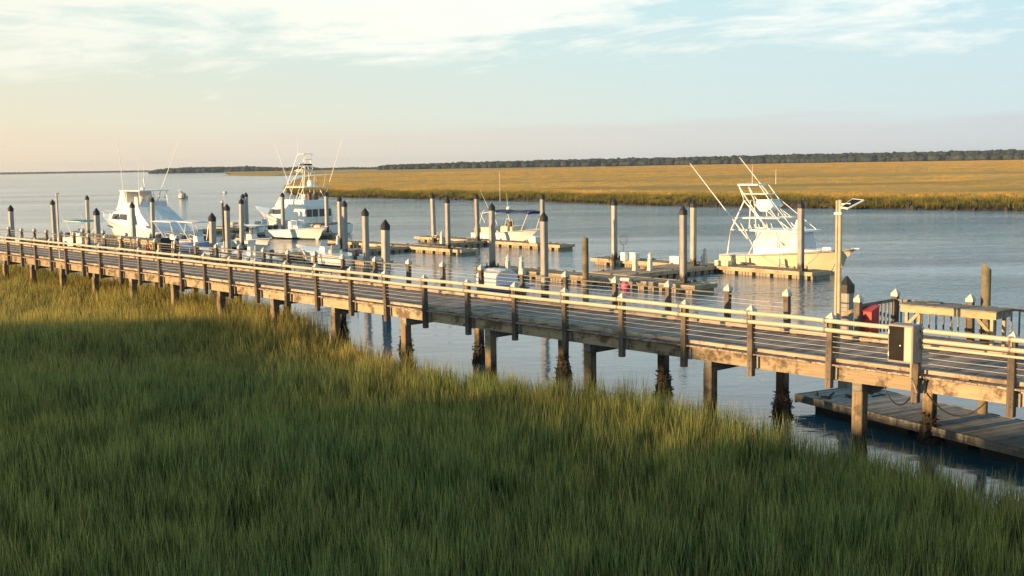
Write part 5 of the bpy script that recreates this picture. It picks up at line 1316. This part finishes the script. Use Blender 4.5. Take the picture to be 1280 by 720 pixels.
# centre consoles and skiffs
def centre_console(label, loc, rz, L=7.5, B=2.5, hullmat='gelcoat', top='canvas_white', topz=2.6, topx=(.30, .66), engines=1, zb=1.15, zs=.75, arch=False, name='centre_console_boat', rods=3, tall=False, frame='white_metal', bimini=False, cowl='engine_black'):
    o = thing(name, label, 'boat', loc, rz, 'small boats in the marina')
    sh, hf = hull(L, B, zb, zs, o, hullmat)
    m = MB(); c0 = L*.42
    m.loft([[(c0, -.42, zs), (c0+1.0, -.36, zs), (c0+1.0, .36, zs), (c0, .42, zs)], [(c0+.05, -.40, 1.45), (c0+.75, -.34, 1.45), (c0+.75, .34, 1.45), (c0+.05, .40, 1.45)]]); m.build('console', 'gelcoat', o)
    MB().slab([(c0+.8, -.36, 1.45), (c0+.8, .36, 1.45), (c0+.55, .34, 1.95), (c0+.55, -.34, 1.95)], .02).build('windscreen', 'clear_vinyl', o)
    m = MB(); m.cbox(c0-.95, c0-.5, -.42, .42, zs, 1.25, .05); m.cbox(c0-.98, c0-.88, -.42, .42, 1.25, 1.65, .03); m.build('leaning_post', 'cap_white', o)
    if top:
        x0, x1 = L*topx[0], L*topx[1]; w = B*.38
        m = MB()
        for s_ in (-1, 1):
            m.tube([(c0-.3, s_*.55, zs), (x0+.4, s_*w*.9, topz-.05), (x0, s_*w*.9, topz)], .028, 6); m.tube([(c0+1.0, s_*.5, zs), (x1-.3, s_*w*.9, topz-.05), (x1, s_*w*.9, topz)], .028, 6)
            m.tube([(c0-.2, s_*.6, 1.6), (c0+.95, s_*.55, 1.5)], .02, 5); m.tube([(x0, s_*w, topz), (x1, s_*w, topz)], .028, 6)
        m.tube([(x0, -w, topz), (x0, w, topz)], .028, 6); m.tube([(x1, -w, topz), (x1, w, topz)], .028, 6)
        m.build('top_frame', frame, o)
        m = MB(); R_ = []
        for k in range(5):
            u = k/4; x = x0+(x1-x0)*u; zz = topz+.03+.07*math.sin(u*math.pi); R_.append([(x, -w, zz-.03), (x, -w*.5, zz+.02), (x, 0, zz+.05), (x, w*.5, zz+.02), (x, w, zz-.03), (x, w, zz-.06), (x, -w, zz-.06)])
        m.loft(R_); m.build('t_top', top, o)
        for k in range(rods):
            y = -w+2*w*k/max(1, rods-1); MB().tube([(x0-.05, y, topz-.15), (x0-.35, y, topz+.45+(1.1 if tall else 0))], .02, 5, .008).build('fishing_rod', 'white_metal', o)
    for k in range(engines): outboard(o, -.15, (k-(engines-1)/2)*.75, .30, 1.0, cowl)
    return o, sh, hf
A0 = ANG
o, sh, hf = centre_console('white centre console boat with dark outboards in front of the tall sportfishing yacht', grid(-109.6, 62.3), ANG+R(4), 10.4, 2.9, top=None, engines=2, zb=1.5, zs=.9, cowl='engine_black')
m = MB(); m.tube([(5.2, -.5, .9), (5.3, -.5, 2.0), (4.2, -.5, 2.05)], .03, 6); m.tube([(5.2, .5, .9), (5.3, .5, 2.0), (4.2, .5, 2.05)], .03, 6); m.cbox(3.4, 4.0, -.4, .4, .9, 1.9, .05); m.build('tower_frame', 'white_metal', o)
# blue-topped boat: stern left
o, sh, hf = centre_console('small white fishing boat with a dark blue folded top at the far middle dock', grid(-86.0, 71.2), ANG, 9.2, 2.9, top=None, engines=0, zb=1.55, zs=.95)
m = MB(); m.cbox(4.4, 6.2, -1.0, 1.0, .9, 1.75, .08); m.cbox(1.4, 3.0, -1.1, 1.1, .9, 1.55, .08); m.build('deckhouse', 'gelcoat_cream', o)
m = MB(); m.tube([(4.0, -.9, 1.6), (3.2, -1.0, 3.2)], .03, 6); m.tube([(7.6, -1.0, 1.4), (8.6, -.9, 3.25)], .03, 6); m.tube([(7.6, 1.0, 1.4), (8.6, .9, 3.25)], .03, 6); m.tube([(4.0, .9, 1.6), (3.2, 1.0, 3.2)], .03, 6)
m.tube([(.6, -.9, 1.0), (1.6, -.9, 3.1)], .03, 6); m.tube([(.6, .9, 1.0), (1.6, .9, 3.1)], .03, 6); m.tube([(1.5, -.9, 3.0), (3.2, -1.0, 3.2)], .025, 6); m.tube([(1.5, .9, 3.0), (3.2, 1.0, 3.2)], .025, 6)
m.tube([(1.9, -.9, 2.0), (1.2, -.9, 3.0), (1.9, -.9, 3.3)], .03, 6); m.tube([(4.9, -.8, 1.7), (5.2, -.8, 2.5), (6.0, -.8, 2.5), (6.2, -.8, 1.7)], .025, 6); m.build('top_frame', 'white_metal', o)
m = MB(); R_ = []
for k in range(9): x = 3.1+5.6*k/8; zz = 3.28+.05*math.sin(k*1.3); R_.append([(x, -1.05, zz-.09), (x, -.5, zz+.06), (x, .5, zz+.06), (x, 1.05, zz-.09), (x, 1.05, zz-.2), (x, -1.05, zz-.2)])
m.loft(R_); m.build('bimini_top', 'canvas_blue', o)
for a, b in (((2.6, -.8, 3.2), (1.8, -1.4, 5.4)), ((3.6, .8, 3.2), (3.3, .9, 5.0)), ((4.0, -.6, 3.3), (4.0, -.6, 7.3))): antenna(o, a, b)
MB().lathe([(.2, 3.4), (.25, 3.5), (.2, 3.65), (.05, 3.72)], 10, (4.6, 0)).build('radar_dome', 'white_metal', o, smooth=True)
for y in (-.35, .35): outboard(o, -.1, y, .35, 1.0, 'cap_white')
m = MB(); m.cbox(4.6, 5.1, -.3, .3, 1.75, 2.2, .1); m.build('seat_cover', 'teak', o)
# T-top boat with white hardtop by the three pilings
centre_console('small boat with a white hard T-top, right of the thin dark pole', at(293, 309, 0), ANG+R(6), 6.5, 2.4, top='gelcoat', topz=2.25, topx=(.12, .74), engines=1, rods=4, frame='dark_steel')
# pipe-frame T-top pair by the left canvas cockpit
centre_console('boat with a wide pale pipe-frame T-top just right of the black trash bin', at(200, 309.5, 0), ANG+R(2), 7.2, 2.5, top='canvas_white', topz=2.75, topx=(.02, .62), rods=4)
centre_console('boat with a dark blue interior and pipe-frame T-top left of the near thick piling', at(232, 311.5, 0), ANG+R(-3), 7.0, 2.5, 'blue_plastic', top='canvas_white', topz=2.8, topx=(.02, .60), rods=0)
# teal canopy boat
centre_console('white boat with a teal canvas canopy near the left end of the docks', at(82, 307, 0), ANG+R(3), 8.2, 2.7, top='canvas_teal', topz=2.75, topx=(.28, .85), engines=2, rods=2, zs=.95, zb=1.5)
# boats just behind the boardwalk
centre_console('white walkaround skiff with a low windscreen behind the boardwalk railing, bow to the left', at(443, 333, 0), ANG+math.pi+R(2), 8.4, 2.7, top=None, engines=1, zs=.85, zb=1.45)
centre_console('white open skiff lowest among the left boats, partly hidden by the railing', at(338, 333, 0), ANG+math.pi+R(-6), 7.2, 2.4, top=None, engines=1, zs=.6, zb=1.0)
centre_console('white open skiff next to the gangway, mostly hidden by the railing', at(300, 326, 0), ANG+math.pi+R(3), 6.8, 2.3, top=None, engines=1, zs=.55, zb=.95)
centre_console('small pale skiff moored behind the near thick piling at the left', at(320, 293.5, 0), ANG, 3.6, 1.6, top=None, engines=0, zs=.35, zb=.5)
centre_console('tiny white boat with a cabin anchored alone in the channel at the left', at(231, 248, 0), ANG+math.pi-R(10), 5.6, 2.2, 'gelcoat_cream', top='gelcoat', topz=2.3, topx=(.35, .65), rods=0, name='anchored_boat')
centre_console('tiny far skiff on the open water above the three pilings', at(283, 241.2, 0), ANG+math.pi, 5.0, 2.0, top=None, engines=1, zs=.4, zb=.6, name='far_skiff')[0].scale = (.6, .6, .35)
# covered skiff behind the railing in the middle
p = at(608, 364, 0); o = thing('covered_skiff', 'small skiff under a pale ribbed white cover with a blue hull behind the boardwalk railing', 'boat', p, ANG, 'small boats in the marina')
hull(4.4, 1.8, .65, .5, o, 'blue_plastic')
m = MB(); R_ = []
for k in range(9):
    u = k/8; x = .1+1.9*u; z = 1.45+.06*math.sin(u*math.pi)+.03*(k % 2); R_.append([(x, -.92, .45), (x, -.86, z-.3), (x, -.5, z-.05), (x, 0, z), (x, .5, z-.05), (x, .86, z-.3), (x, .92, .45)])
m.loft(R_); m.build('cover', 'canvas_white', o)

# mooring lines and fenders
def rope(a, b, sag, label):
    a = Vector(a); b = Vector(b); pts = [a.lerp(b, t)-Vector((0, 0, 4*sag*t*(1-t))) for t in np.linspace(0, 1, 9)]
    c = (a+b)/2; m = MB(); m.tube([p-c for p in pts], .02, 6); o = m.build('mooring_line', 'rope', smooth=True); o.location = c; tag(o, label, 'rope'); return o
rope(grid(-41.9, 62.5, 1.75), grid(-42.8, 61.7, .55), .12, 'bow mooring line of the yellow-hulled tower boat')
rope(grid(-49.3, 62.7, 1.1), grid(-47.9, 61.7, .55), .08, 'stern mooring line of the yellow-hulled tower boat')
rope(grid(-46.5, 62.45, 1.2), grid(-44.2, 61.75, .55), .15, 'spring line crossing the yellow hull beside the tower legs')
rope(grid(-100.6, 63.4, 1.2), grid(-102.5, 64.7, .55), .1, 'bow line of the white centre console boat with dark outboards')
def fender(p, label):
    m = MB(); m.lathe([(.03, .42), (.10, .38), (.11, .1), (.10, -.2), (.03, -.25)], 10); o = thing('fender', label, 'fender', p, ANG); m.build('tube', 'cap_white', o, smooth=True)
    MB().tube([(0, 0, .4), (0, .12, .75)], .012, 5).build('line', 'rope', o)
fender(grid(-47.6, 62.22, .6), 'white fender hanging on the yellow hull near its stern')
fender(grid(-44.9, 62.22, .65), 'white fender hanging on the yellow hull near the black-capped piling')
m = MB()
for k in range(5): m.tube([(.28-.02*k)*Vector((math.cos(t), math.sin(t), 0))+Vector((0, 0, .03+.035*k)) for t in np.linspace(0, 6.28, 18)], .022, 5)
o = m.build('rope_coil', 'rope'); o.location = grid(-50.5, 55.5, .48); tag(o, 'coil of rope lying on the walkway below the two lantern-topped pedestals', 'rope', kind='stuff')
